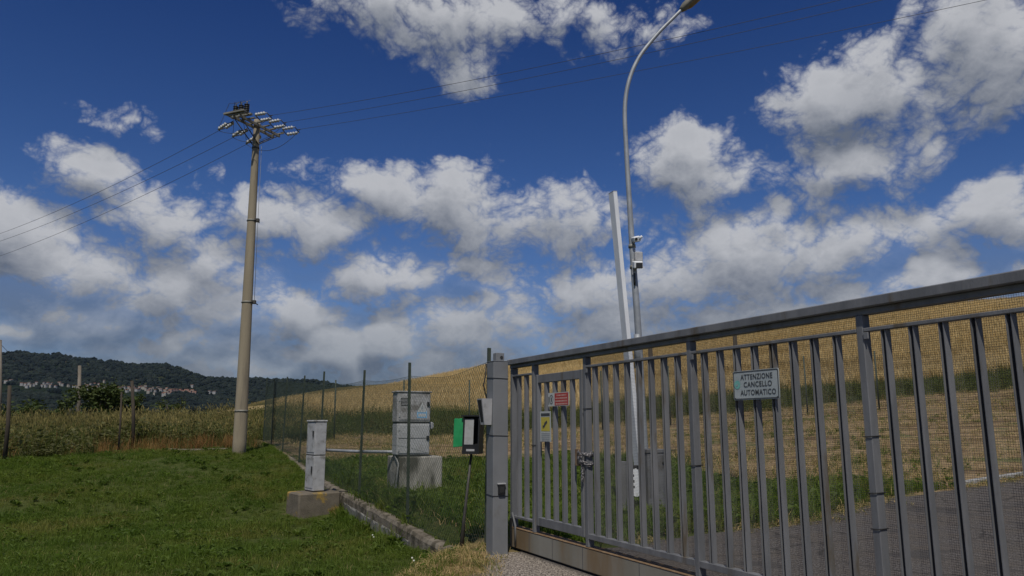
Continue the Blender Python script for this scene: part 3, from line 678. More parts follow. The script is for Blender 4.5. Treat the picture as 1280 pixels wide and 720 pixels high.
# back fence of the yard
bf = thing('back_fence', 'thin wire fence with dark posts at the back of the yard before the weeds', 'fence', (-9.4, 29.1, ground_z(-9.4, 29.1)))
BP = [(-9.42, 29.05)]+[(float(at(px, 520, 31.2)[0]), 31.2) for px in (418.7, 504.5, 587, 671, 753)]+[(float(at(px, 520, 31.2)[0]), 31.2) for px in (838, 925, 1010, 1100, 1190, 1280)]
for x, y in BP[1:]:
    z = float(ground_z(x, y)); mb = MB(); mb.tube([(x, y, z-.1), (x+rng.uniform(-.03, .03), y, z+2.42)], .032, 6); mb.build('post', M['greenpost'], bf)
BL = np.cumsum([0]+[math.dist(BP[i], BP[i+1]) for i in range(len(BP)-1)])
def back_pt(q_, h):
    x = np.interp(q_, BL, [p[0] for p in BP]); y = np.interp(q_, BL, [p[1] for p in BP]); return np.array([x, y, float(ground_z(x, y))+.03+h])
V, F = chainlink(back_pt, BL[-1], 2.2, .09, .0013)
tag(link('chain_link', np_mesh('back_chain_link', V, F, M['greenwire']), bf), kind='stuff')
mb = MB(); mb.tube([back_pt(q_, 2.21) for q_ in np.linspace(0, BL[-1], 60)], .003, 5, False); mb.build('tension_wire', M['greenwire'], bf)

# ------------------------------------------------------------------ meter column on its base (lawn side)
ym = 15.2
mr = np.array([.8, .6, 0]); ml = np.array([-.6, .8, 0])
c0 = at(391, 614, ym)                                     # bottom of the nearest edge
col = thing('meter_column', 'two grey meter boxes stacked as a column on a concrete base by the fence', 'meter box', c0+mr*.12+ml*.22)
WD, DP = .235, .43
def mbox(mb, a0, a1, b0, b1, z0, z1, bev=0, mi=0): return mb.obox(c0+mr*(a0+a1)/2+ml*(b0+b1)/2+UP*(z0+z1)/2, mr*(a1-a0)/2, ml*(b1-b0)/2, UP*(z1-z0)/2, mi, bev)
for i, (z0, z1) in enumerate(((.0, .675), (.69, 1.335))):
    mb = MB(); mbox(mb, 0, WD, 0, DP, z0, z1, .008); body = mb.build('meter_box', M['meter'], col)
    mb = MB(); mbox(mb, -.008, -.0006, .03, DP-.03, z0+.05, z1-.03, .003); mb.build('door', M['meter'], body)
    mb = MB(); mbox(mb, -.014, -.0085, .05, .12, z0+.36, z0+.47, .002); mb.add([c0+mr*-.011+ml*b_+UP*z_ for b_, z_ in ((.055, z0+.36), (.115, z0+.36), (.085, z0+.28))], [(0, 1, 2)]); mb.build('lock', M['dark'], body)
mb = MB(); mbox(mb, .006, WD-.006, .006, DP-.006, .675, .69); mb.build('joint', M['dark'], col)
mb = MB(); mbox(mb, -.02, WD+.012, -.012, DP+.012, 1.336, 1.372, .01); mb.build('lid', M['meter'], col)
mb = MB(); mbox(mb, .01, WD-.01, .01, DP-.01, -.02, .0); mb.build('foot_gap', M['dark'], col)
mb = MB(); zt = -.02
mb.obox(c0+mr*.10+ml*.19+UP*(zt-.36), mr*.43, ml*.33, UP*.36, bev=.03); mb.build('concrete_base', M['base'], col, 'lichen stained concrete base block')

# ------------------------------------------------------------------ electric cabinet on plinth (inside the fence)
yc = 14.1
pb0 = at(499, 617, yc); pb0[2] = float(ground_z(pb0[0], pb0[1]))          # front left foot of the plinth
pr = GB; pd = -GD
def kb(mb, a0, a1, b0, b1, z0, z1, bev=0, mi=0): return mb.obox(pb0+pr*(a0+a1)/2+pd*(b0+b1)/2+UP*(z0+z1)/2, pr*(a1-a0)/2, pd*(b1-b0)/2, UP*(z1-z0)/2, mi, bev)
pz = .735
pth = thing('concrete_plinth', 'big streaked concrete plinth under the electric cabinet', 'plinth', pb0+pr*.4+pd*.4)
mb = MB(); kb(mb, 0, .83, 0, .80, -.25, pz, .02); mb.build('block', M['plinth'], pth)
cab = thing('electric_cabinet', 'grey electric cabinet of two stacked boxes with a warning sticker, behind the fence', 'cabinet', pb0+pr*.3+pd*.2+UP*pz)
z0, z1, z2 = pz+.03, pz+.60, pz+1.175
mb = MB(); kb(mb, -.04, .60, .10, .40, z0, z1, .012); lo = mb.build('lower_box', M['cab'], cab)
mb = MB(); kb(mb, -.05, .605, .10, .40, z1+.03, z2, .012); hi = mb.build('upper_box', M['cab_old'], cab)
mb = MB(); kb(mb, -.03, .59, .11, .39, z1, z1+.03); mb.build('joint', M['dark'], cab)
mb = MB(); kb(mb, -.02, .59, .11, .39, pz, z0); mb.build('foot', M['dark'], cab)
mb = MB(); kb(mb, -.07, .625, .085, .42, z2+.0005, z2+.03, .008); mb.build('roof', M['cab_old'], cab)
mb = MB(); kb(mb, -.01, .575, .09, .0995, z0+.03, z1-.03, .004); d_ = mb.build('door', M['cab'], lo)
mb = MB(); kb(mb, -.01, .575, .086, .0895, z0+.30, z0+.308); mb.build('door_groove', M['dark'], lo)
mb = MB(); kb(mb, -.015, .58, .09, .0995, z1+.07, z2-.04, .004); mb.build('door', M['cab_old'], hi)
for zz, par in ((z0+.27, lo), (z1+.33, hi)):
    mb = MB(); kb(mb, .53, .578, .07, .0888, zz, zz+.075, .004); mb.build('handle', M['black'], par)
mb = MB(); kb(mb, .606, .70, .20, .30, z1-.10, z1+.03, .01); kb(mb, .7005, .72, .22, .28, z1-.075, z1+.01, .004); mb.build('side_socket', M['meter'], cab)
pf = Plate(pb0+pr*.44+pd*.0893+UP*(z1+.26), pr, UP)
mb = MB(); pf.quad(mb, -.105, .095, -.155, -.02, .001); mb.build('blue_sticker', M['blue'], hi)
mb = MB(); pf.poly(mb, [(-.10, -.045), (.085, -.045), (-.005, .135)], .0022); pf.quad(mb, -.08, .07, -.13, -.075, .002); mb.build('warning_triangle', M['paper'], hi)
mb = MB(); pf.poly(mb, [(-.012, .07), (.008, .07), (-.004, .03), (.012, .03), (-.014, -.025), (-.004, .012), (-.02, .012)], .0034); mb.build('bolt_mark', M['grey_ink'], hi)
for zz, par in ((z0+.06, lo), (z0+.44, lo), (z1+.12, hi), (z2-.16, hi)):
    mb = MB(); kb(mb, -.022, .006, .080, .0885, zz, zz+.06, .003); mb.build('hinge', M['cab'], par)
for i in range(5):
    mb = MB(); kb(mb, .03, .19, .083, .0885, z2-.13-.026*i, z2-.118-.026*i); mb.build('vent_slat', M['cab_old'], hi)
mb = MB(); kb(mb, .02, .20, .0887, .0897, z2-.25, z2-.10); mb.build('vent_recess', M['dark'], hi)
# conduit from the meter column to the cabinet
pA = at(404, 562.5, ym+.3); pB = at(494, 565, yc+.3)
pipe = thing('conduit_pipe', 'thin grey conduit running level from the meter column to the cabinet plinth', 'pipe', pA)
mb = MB(); mb.tube([pA, pA*.5+pB*.5+UP*-.01, pB], .03, 8); mb.build('pipe', M['galv'], pipe)
mb = MB(); e = pb0+pr*-.03; mb.tube([pB+UP*.0, pB-pr*.02+UP*-.03, e+UP*(pz-.12), e+pr*-.03+UP*.3, e+pr*-.02+UP*-.05], .017, 7); mb.build('down_pipe', M['cable'], pipe)

# ------------------------------------------------------------------ utility pole
ypole = 23.7
pf0 = at(299, 562, ypole); pt0 = at(321.5, 150, ypole)
pole = thing('utility_pole', 'tall tapered concrete utility pole with insulators, standing on the lawn', 'utility pole', pf0)
mb = MB(); N = 14; zz = np.linspace(-.06, 1, N)
mb.tube([pf0+(pt0-pf0)*t for t in zz], [.205+(.10-.205)*max(t, 0) for t in zz], 24); mb.build('shaft', M['pole'], pole)
pu = (pt0-pf0); PL = np.linalg.norm(pu); pu = pu/PL
def pole_pt(py): t = (562-py)/(562-150); return pf0+(pt0-pf0)*t, .205-.105*t
AD = np.array([.39, .92, 0]); AD /= np.linalg.norm(AD); WDIR = np.array([.92, -.39, 0]); WDIR /= np.linalg.norm(WDIR)
for py in (283, 386, 517, 188):
    c, r = pole_pt(py); mb = MB(); mb.tube([c-pu*.03, c+pu*.03], r+.012, 20); mb.build('band', M['steel_dark'] if py == 188 else M['steel_mid'], pole)
for py, L in ((283, .14), (386, .2)):
    c, r = pole_pt(py); mb = MB(); mb.obox(c+np.array([r+.06, -.05, .0]), (.07, 0, .0), (0, .05, 0), (0, 0, .06), bev=.01)
    mb.tube([c+np.array([r+.02, -.05, .04]), c+np.array([r+L, -.06, -.09])], .016, 6); mb.tube([c+np.array([-r-.03, 0, .0]), c+np.array([r+.05, -.12, .0])], .014, 6); mb.build('bracket', M['steel_dark'], pole)
c1, r1 = pole_pt(186); c2, r2 = pole_pt(386)
mb = MB(); mb.tube([c1+np.array([r1+.10, -.05, 0]), (c1+c2)/2+np.array([.22, -.05, 0]), c2+np.array([r2+.08, -.05, .03])], .007, 6); mb.build('earth_cable', M['cable'], pole)
top = at(321.0, 159, ypole)
# cross arm frame
mb = MB()
for off in (-.13, .13):
    mb.obox(top+WDIR*off+UP*.02, AD*.98, WDIR*.025, UP*.045, bev=.006)
for s_ in (-.93, -.5, -.15, .2, .5, .93): mb.obox(top+AD*s_+UP*.085, AD*.03, WDIR*.34, UP*.018)
mb.build('crossarm', M['steel_mid'], pole)
mb = MB()
for sg_ in (-1, 1):
    for of in (-.14, .14): mb.tube([top+AD*.85*sg_+WDIR*of+UP*-.03, top+WDIR*of*.8+UP*-.62], .018, 5)
mb.build('brace', M['steel_dark'], pole)
mb = MB(); mb.obox(top-AD*.66-WDIR*.06+UP*.15, AD*.05, WDIR*.42, UP*.03, bev=.004)
mb.obox(top-AD*.98-WDIR*.06+UP*.15, AD*.05, WDIR*.42, UP*.03, bev=.004)
for o_ in (-.4, .3): mb.obox(top-AD*.82+WDIR*o_+UP*.115, AD*.2, WDIR*.03, UP*.004)
mb.build('arrester_bracket', M['steel_mid'], pole)
def lathe(mb, c, axis, prof, n=12, mi=0):
    axis = np.array(axis, float)/np.linalg.norm(axis); c = np.array(c, float)
    mb.tube([c+axis*h for h, _ in prof], [r for _, r in prof], n, True, mi)
for i in range(3):
    c = top-AD*.66+WDIR*(-.32+.23*i)+UP*.182
    mb = MB(); prof = []
    for j in range(5): prof += [(.03+j*.065, .055), (.045+j*.065, .085), (.07+j*.065, .085), (.085+j*.065, .055)]
    lathe(mb, c, UP, prof, 12); a_ = mb.build('surge_arrester', M['black'], pole)
    mb = MB(); lathe(mb, c, UP, [(.365, .02), (.44, .02)], 8); mb.tube([c+UP*.43, c+UP*.45+WDIR*.12], .008, 5); mb.build('terminal', M['steel_mid'], a_)
# tension insulators: two parallel strings each, on both sides of the arm
def ins_set(base, direction, L=.60):
    direction = direction/np.linalg.norm(direction); side = np.cross(direction, UP); side /= np.linalg.norm(side)
    sideu = (side*.75+UP*.35); sideu /= np.linalg.norm(sideu)
    y_ = MB()
    for e_ in (.06, L): y_.tube([base+direction*e_-sideu*.13, base+direction*e_+sideu*.13], .016, 6)
    y_.tube([base-direction*.10, base+direction*.06], .014, 6); y_.tube([base+direction*L, base+direction*(L+.14)], .014, 6)
    o_ = y_.build('yoke', M['steel_dark'], pole)
    for sg_ in (-1, 1):
        mb = MB(); prof = [(.06, .014)]
        for j in range(4):
            h = .10+j*(L-.14)/4; prof += [(h, .016), (h+.012, .055), (h+.035, .062), (h+.055, .032), (h+.085, .016)]
        prof.append((L, .014)); lathe(mb, base+sideu*.13*sg_, direction, prof, 10); mb.build('insulator_string', M['glass_ins'], pole)
    return base+direction*(L+.14)
LE = [((0, 292), 36.), ((0, 301.5), 37.), ((0, 320), 38.)]
RE = [((1050, 0), 14.5), ((1102, 0), 15.2), ((1232, 0), 15.9)]
left_att, right_att = [], []
for i, s_ in enumerate((-.80, -.15, .50)):
    endL = at(*LE[i][0], LE[i][1]); endR = at(*RE[i][0], RE[i][1])
    bL = top+AD*s_-WDIR*.34+UP*-.08; bR = top+AD*(s_+.30)+WDIR*.42+UP*.06
    dL = endL-bL; dR = endR-bR
    left_att.append((ins_set(bL, dL/np.linalg.norm(dL)+UP*-.12), endL)); right_att.append((ins_set(bR, dR/np.linalg.norm(dR)+UP*-.02), endR))
lines = ['upper', 'middle', 'lower']
def wire_pts(a, b, ext, sag, n=40):
    d_ = b-a; out = []
    for t in np.linspace(0, ext, n): out.append(a+d_*t+UP*(sag*4*(t*(t-1.0))))
    return out
for i in range(3):
    a, b = left_att[i]; mb = MB(); mb.tube(wire_pts(a, b, 1.6, .22), .0075, 5, False)
    tag(mb.build('power_line', M['wire']), f'{lines[i]} of the three wires running from the utility pole to the left edge', 'power line', 'overhead wires')
    a, b = right_att[i]; mb = MB(); mb.tube(wire_pts(a, b, 2.6, .16), .0060, 5, False)
    tag(mb.build('power_line', M['wire']), f'{lines[i]} of the three wires crossing the sky from the pole to the upper right', 'power line', 'overhead wires')
mb = MB()
for i in range(3):
    c = top-AD*.66+WDIR*(-.32+.23*i)+UP*.63
    mb.tube([c, c+WDIR*-.25+UP*.02-AD*.05, left_att[i][0]+UP*.12, left_att[i][0]], .008, 5, False)
for i in range(3):
    a, b = left_att[i][0], right_att[i][0]; mb.tube([a+(b-a)*t_-UP*((.30+.08*i)*4*t_*(1-t_)) for t_ in np.linspace(0, 1, 14)], .008, 5, False)
mb.build('jumper_wire', M['wire'], pole)

# ------------------------------------------------------------------ street lamp with cameras, behind the gate
yl = 15.5
def L_(px, py, dy=0): return at(px, py, yl+dy)
lamp = thing('street_lamp', 'tall galvanised street lamp with a curved arm behind the gate', 'street lamp', L_(809, 612))
axis = [(809, 615), (803, 520), (797.5, 410), (791, 320), (786, 240), (782.5, 180), (781, 140), (783.5, 113), (790, 90), (800, 70), (812, 54), (826, 38), (840, 24), (853, 11)]
rad = [.085, .078, .070, .066, .054, .050, .048, .046, .044, .043, .042, .040, .038, .036]
pts = [L_(*p) for p in axis]; dense = []; rd = []
for i in range(len(pts)-1):                                # Catmull-Rom through the points
    p_ = [pts[max(i-1, 0)], pts[i], pts[i+1], pts[min(i+2, len(pts)-1)]]
    for t in np.linspace(0, 1, 6, endpoint=False):
        dense.append(.5*((2*p_[1])+(-p_[0]+p_[2])*t+(2*p_[0]-5*p_[1]+4*p_[2]-p_[3])*t*t+(-p_[0]+3*p_[1]-3*p_[2]+p_[3])*t**3)); rd.append(rad[i]+(rad[i+1]-rad[i])*t)
dense.append(pts[-1]); rd.append(rad[-1])
mb = MB(); mb.tube(dense, rd, 14); mb.build('pole', M['galv'], lamp)
e0, e1 = L_(851, 13), L_(890, -22); dv = (e1-e0)/np.linalg.norm(e1-e0); LL = np.linalg.norm(e1-e0)
sd_ = np.array([0, 1., 0]); up_ = np.cross(sd_, dv)*-1
if up_[2] < 0: up_ = -up_
def shell(mb, prof, z0f, z1f, mi=0):
    vs = []; n = 12
    for h, w_, t_, b_ in prof:
        for j in range(n):
            th = 2*math.pi*j/n; zc = math.sin(th); vs.append(e0+dv*h+sd_*w_*math.cos(th)+up_*((t_ if zc > 0 else b_)*zc))
    fs = [(i*n+j, i*n+(j+1) % n, (i+1)*n+(j+1) % n, (i+1)*n+j) for i in range(len(prof)-1) for j in range(n)]
    fs += [tuple(range(n))[::-1], tuple((len(prof)-1)*n+j for j in range(n))]; mb.add(vs, fs, True, mi)
mb = MB(); shell(mb, [(0, .05, .05, .05), (.06, .085, .075, .07), (.14, .13, .10, .085), (LL*.5, .16, .12, .085), (LL*.85, .13, .09, .07), (LL, .04, .03, .03)], 0, 0); mb.build('lamp_head', M['lamp_shell'], lamp)
mb = MB(); shell(mb, [(.17, .09, -.02, .10), (.24, .12, -.02, .125), (LL*.6, .13, -.02, .13), (LL*.82, .09, -.02, .10)], 0, 0); mb.build('lamp_glass', M['lamp_glass'], lamp)
for py in (308, 334):
    c = L_(790+(py-308)*.07, py); mb = MB(); mb.tube([c-UP*.035, c+UP*.035], .078, 14); mb.build('clamp', M['steel_mid'], lamp)
c = L_(797, 424)
mb = MB(); mb.tube([c-UP*.6, c+UP*.1], [.085, .078], 14); mb.build('sleeve', M['galv'], lamp)
# upper small camera
c = L_(795, 299, -.12); sc_ = thing('dome_camera', 'small white camera high on the street lamp above the other camera', 'camera', c)
mb = MB(); mb.obox(c, (.075, .01, .02), (-.01, .09, .02), (-.015, -.02, .055), bev=.02); mb.build('housing', M['white'], sc_)
mb = MB(); mb.tube([c+np.array([.055, -.06, -.02]), c+np.array([.11, -.10, .045])], .025, 8); mb.build('arm', M['white'], sc_)
mb = MB(); mb.tube([c+np.array([-.01, -.085, -.02]), c+np.array([-.012, -.108, -.025])], .03, 10); mb.build('lens', M['black'], sc_)
# camera with junction box
c = L_(797, 321.5, -.10); jb = thing('junction_box', 'pale grey junction box strapped to the street lamp above the bullet camera', 'box', c)
mb = MB(); mb.obox(c+np.array([.015, 0, 0]), (.085, 0, 0), (0, .06, 0), (0, 0, .105), bev=.012); mb.build('case', M['meter'], jb)
mb = MB(); mb.obox(c+np.array([.015, -.0625, 0]), (.07, 0, 0), (0, .002, 0), (0, 0, .09)); mb.build('cover', M['meter'], jb)
c = L_(797, 331, -.15); bc = thing('bullet_camera', 'white bullet camera with a black face on the street lamp', 'camera', c)
mb = MB(); mb.obox(c, (.095, .0, .0), (.0, .13, .03), (0, -.012, .075), bev=.02); mb.build('housing', M['white'], bc)
mb = MB(); mb.obox(c+np.array([.012, -.131, -.035]), (.068, 0, 0), (0, .006, .001), (0, 0, .058), bev=.004); mb.build('lens_face', M['black'], bc)
mb = MB(); mb.obox(c+np.array([-.085, .10, -.03]), (.02, 0, 0), (0, .03, 0), (0, 0, .17), bev=.006); mb.build('wall_plate', M['meter'], bc)
mb = MB(); mb.tube([c+np.array([-.06, .05, -.17]), c+np.array([-.065, .06, -.42])], .02, 7); mb.build('cable', M['steel_dark'], bc)

# ------------------------------------------------------------------ boom barrier behind the gate, arm raised
yb2 = 11.6
cz = at(818, 640, yb2); cz[2] = float(ground_z(cz[0], cz[1]))
bar_ = thing('boom_barrier', 'automatic barrier behind the gate with its long white arm raised upright', 'barrier', cz)
bxr = np.array([.96, .28, 0]); byr = np.array([-.28, .96, 0])
mb = MB(); mb.obox(cz+UP*.46, bxr*.155, byr*.14, UP*.48, bev=.012); hs = mb.build('cabinet', M['barrier'], bar_)
mb = MB(); mb.obox(cz+UP*.972, bxr*.165, byr*.15, UP*.03, bev=.01); mb.build('cabinet_lid', M['barrier'], bar_)
mb = MB(); mb.obox(cz+UP*.40-byr*.1415+bxr*.0, bxr*.13, byr*.0012, UP*.36); mb.build('door', M['barrier'], hs)
mb = MB(); mb.tube([cz+UP*.8-byr*.141+bxr*.1, cz+UP*.8-byr*.152+bxr*.1], .018, 8); mb.build('lock', M['dark'], hs)
b0, b1 = at(801, 612, yb2-.2), at(766, 241, yb2-.2)
bd = (b1-b0)/np.linalg.norm(b1-b0); BLn = np.linalg.norm(b1-b0)
brg = np.array([.35, -.94, 0]); brg = brg-bd*(brg@bd); brg /= np.linalg.norm(brg); bfw = np.cross(bd, brg)
mb = MB(); mb.obox((b0+b1)/2, bd*BLn/2, brg*.083, bfw*.034, bev=.006); arm = mb.build('arm', M['white'], bar_)
mb = MB(); mb.obox(b1+bd*.004, bd*.004, brg*.0835, bfw*.0345); mb.build('end_cap', M['meter'], arm)
c = at(794.5, 603, yb2-.32)
pl = Plate(c, (.97, -.1, 0), (-.03, 0, 1.)); mb = MB(); pl.slab(mb, .095, .40, .04, 0, .02); mb.build('arm_plate', M['white'], bar_)
mb = MB()
for b_ in (-.06, .02, .1): pl.quad(mb, -.035, -.015, b_-.02, b_+.015, .0215)
mb.build('slot', M['dark'], bar_)
mb = MB(); mb.obox(c+UP*.215, (.05, 0, 0), (0, .02, 0), (0, 0, .03), bev=.008); mb.build('cap', M['black'], bar_)
g0 = at(780, 655, yb2); g0[2] = float(ground_z(g0[0], g0[1]))
tag(MB().obox(g0+UP*.40, (.05, .01, 0), (-.01, .05, 0), UP*.42, bev=.008).build('bollard', M['barrier']), 'short grey square bollard left of the barrier cabinet, behind the gate bars', 'bollard')
for px, yy, hh, lb in ((817, 14.0, 2.85, 'brown wooden post behind the barrier cabinet, through the gate bars'), (926, 16.0, 3.2, 'brown wooden post behind the pale warning sign, through the mesh')):
    p = at(px, 560, yy); p[2] = float(ground_z(p[0], p[1])); mb = MB(); mb.tube([p-UP*.2, p+UP*hh], [.055, .042], 9)
    tag(mb.build('wooden_post', M['wood']), lb, 'wooden post')

# ------------------------------------------------------------------ old posts on the left
def old_post(px0, py0, px1, py1, y, r, lab, m='wood', name='wooden_post', cat='wooden post'):
    a, b = at(px0, py0, y), at(px1, py1, y); z = float(ground_z(a[0], a[1])); a = a+(a-b)*max(0., (a[2]-z)/(b[2]-a[2]))
    mb = MB(); mb.tube([a-UP*.1, a*.5+b*.5+np.array([r*.5, 0, 0]), b], [r*1.1, r, r*.85], 8); return tag(mb.build(name, M[m]), lab, cat)
old_post(6, 574, 12, 482, 21.5, .055, 'dark leaning wooden post at the left edge of the tall grass')
old_post(148.5, 554, 152, 490, 24.3, .03, 'thin dark stake at the edge of the lawn, left of a thicker post')
old_post(166.5, 552, 165, 476, 25.5, .055, 'thick dark wooden post in the tall grass before the far village')
old_post(97, 520, 99.5, 457, 48, .11, 'slim grey pole standing beyond the tall grass, left of the bush', 'wood_lt', 'telephone_pole', 'pole')
old_post(-1, 540, 0.5, 425, 42, .08, 'tall grey pole cut by the left edge, beyond the tall grass', 'wood_lt', 'telephone_pole', 'pole')
mb = MB(); a, b = at(.5, 430, 42), at(99, 466, 48); mb.tube([a+(b-a)*t+UP*(-3.2*t*(1-t)) for t in np.linspace(0, 1, 16)], .012, 4, False)
tag(mb.build('telephone_wire', M['wire']), 'thin sagging wire between the two grey poles at far left', 'wire')
mb = MB()
for px in (206, 222, 238, 254, 270):
    p = at(px, 555, 24.7); q_ = at(px+15, 555, 24.7); z = float(ground_z(p[0]+.2, 24.7)); mb.obox(((p[0]+q_[0])/2, 24.75, z+.0), ((q_[0]-p[0])/2-.01, 0, 0), (0, .07, 0), (0, 0, .06+rng.uniform(-.015, .01)), bev=.012)
tag(mb.build('kerb', M['concrete']), kind='structure')

# ------------------------------------------------------------------ plants
def blade(V, F, base, d, h, w, bend, seg=3):
    side = np.array([-d[1], d[0], 0.]); o = len(V)
    for i in range(seg+1):
        t = i/seg; c = base+np.array([d[0]*bend*t*t, d[1]*bend*t*t, h*(t-.25*abs(bend)/max(h, .01)*t*t)]); ww = w*(1-t**1.5)
        if i == seg: V.append(c)
        else: V.append(c-side*ww/2); V.append(c+side*ww/2)
    for i in range(seg-1): a = o+2*i; F.append((a, a+1, a+3)); F.append((a, a+3, a+2))
    a = o+2*(seg-1); F.append((a, a+1, a+2))
def rdir(): a = rng.uniform(0, 2*math.pi); return np.array([math.cos(a), math.sin(a), 0])
PROTO = {}
def proto(name, parts):                                  # parts: list of (V, F, material)
    V, F, MI, mats = [], [], [], []
    for v, f, m in parts:
        if m not in mats: mats.append(m)
        o = len(V); V += list(v); F += [tuple(i+o for i in t) for t in f]; MI += [mats.index(m)]*len(f)
    me = bpy.data.meshes.new(name); me.from_pydata([tuple(map(float, p)) for p in V], [], F)
    for m in mats: me.materials.append(M[m])
    me.polygons.foreach_set('material_index', MI); me.update(); return bpy.data.objects.new(name, me)
def grass_clump(n, r, h, w, bend, m, seg=2, extra=None):
    V, F = [], []
    for _ in range(n):
        d = rdir(); b = rdir()*r*math.sqrt(rng.random()); blade(V, F, b, d, h*rng.uniform(.55, 1.15), w*rng.uniform(.7, 1.3), bend*rng.uniform(.3, 1.3)*h, seg)
    return (V, F, m)
def leaf_rosette(n, r, m, lift=.4):
    V, F = [], []
    for _ in range(n):
        d = rdir(); side = np.array([-d[1], d[0], 0]); L = r*rng.uniform(.6, 1.1); w = L*.28; z = rng.uniform(.01, .06); o = len(V)
        V += [np.array([0, 0, z]), d*L*.5+side*w+UP*(z+L*lift), d*L+UP*(z+L*lift*.7), d*L*.5-side*w+UP*(z+L*lift)]; F += [(o, o+1, o+2), (o, o+2, o+3)]
    return (V, F, m)
def tall_stalk(n, r, h, headm, m):
    V, F, V2, F2 = [], [], [], []
    for _ in range(n):
        d = rdir(); b = rdir()*r*math.sqrt(rng.random()); hh = h*rng.uniform(.7, 1.12); be = hh*rng.uniform(.05, .28)
        blade(V, F, b, d, hh, .010, be, 3); tip = b+np.array([d[0]*be, d[1]*be, hh*(1-.25*be/hh)]); o = len(V2); s_ = np.array([-d[1], d[0], 0])
        L = rng.uniform(.10, .22); w = rng.uniform(.010, .020)
        V2 += [tip-UP*L*.3, tip+s_*w+UP*L*.15, tip+d*L*.35+UP*L*.6, tip-s_*w+UP*L*.15, tip+d*w+UP*L*.1]; F2 += [(o, o+1, o+2), (o, o+2, o+3), (o, o+4, o+2)]
    return [(V, F, m), (V2, F2, headm)]
def bush_clump(n, r, h, ls, m):
    V, F = [], []
    for _ in range(n):
        a = rng.uniform(0, 6.283); rr = r*math.sqrt(rng.random()); z = h*rng.random()**.8*(1-.5*(rr/r)**2); c = np.array([rr*math.cos(a), rr*math.sin(a), z])
        d = rdir(); up = UP*rng.uniform(.2, 1)+rdir()*.6; L = ls*rng.uniform(.6, 1.3); s_ = np.cross(d, up); s_ /= max(np.linalg.norm(s_), 1e-3); o = len(V)
        V += [c-d*L*.5, c+s_*L*.28, c+d*L*.5+up*L*.25, c-s_*L*.28]; F += [(o, o+1, o+2), (o, o+2, o+3)]
    return (V, F, m)
def collection(name, protos):
    c = bpy.data.collections.new(name)
    for p in protos: c.objects.link(p)
    return c
lawn_set = collection('lawn_kinds', [proto(f'lawn_tuft_{"abcdef"[i]}', [grass_clump(22, .10, .095, .0065, .7, 'lawn')]) for i in range(3)] +
    [proto('lawn_tuft_d', [grass_clump(16, .09, .14, .007, .8, 'lawn')]), proto('lawn_tuft_e', [grass_clump(14, .10, .08, .007, .7, 'lawn'), leaf_rosette(6, .07, 'lawn2')]),
     proto('lawn_tuft_f', [grass_clump(16, .10, .085, .006, .8, 'lawn'), grass_clump(3, .08, .10, .005, .8, 'straw')])])
weedy_set = collection('broad_kinds', [proto(f'broad_weed_{"abc"[i]}', [leaf_rosette(12, .13, 'lawn2', .6), grass_clump(10, .1, .20, .007, .6, 'lawn')]) for i in range(3)])
straw_set = collection('straw_kinds', [proto(f'straw_tuft_{"abc"[i]}', [grass_clump(14, .12, .07, .006, 1.6, 'straw'), grass_clump(4, .1, .08, .006, .8, 'lawn')]) for i in range(3)])
tall_set = collection('tall_kinds', [proto(f'tall_grass_{"abcd"[i]}', tall_stalk(14, .30, .95, 'seed', 'tallgreen' if i < 3 else 'seed')+[grass_clump(22, .3, .55, .013, .4, 'tallgreen', 3)]) for i in range(4)])
mid_set = collection('mid_kinds', [proto(f'meadow_weed_{"abcd"[i]}', [grass_clump(26, .32, .62, .014, .5, 'tallgreen', 3), bush_clump(46, .30, .62, .11, 'weed')]+([grass_clump(9, .3, .6, .01, .4, 'reddry', 3)] if i == 3 else [])) for i in range(4)])
red_set = collection('reddish_kinds', [proto(f'dry_weed_{"ab"[i]}', [grass_clump(26, .28, .60, .012, .5, 'reddry', 3), grass_clump(10, .28, .4, .012, .5, 'tallgreen', 3)]) for i in range(2)])
bank_set = collection('bank_kinds', [proto(f'bank_weed_{"abcd"[i]}', [bush_clump(60, .50, .62, .13, 'weed'), grass_clump(34, .5, .95, .016, .45, 'tallgreen', 3)]+([grass_clump(10, .4, .8, .016, .5, 'reddry', 3)] if i == 3 else [])) for i in range(4)])
wheat_set = collection('wheat_kinds', [proto(f'wheat_patch_{"abc"[i]}', [grass_clump(34, .62, .62, .045, .25, 'wheat')]) for i in range(3)])

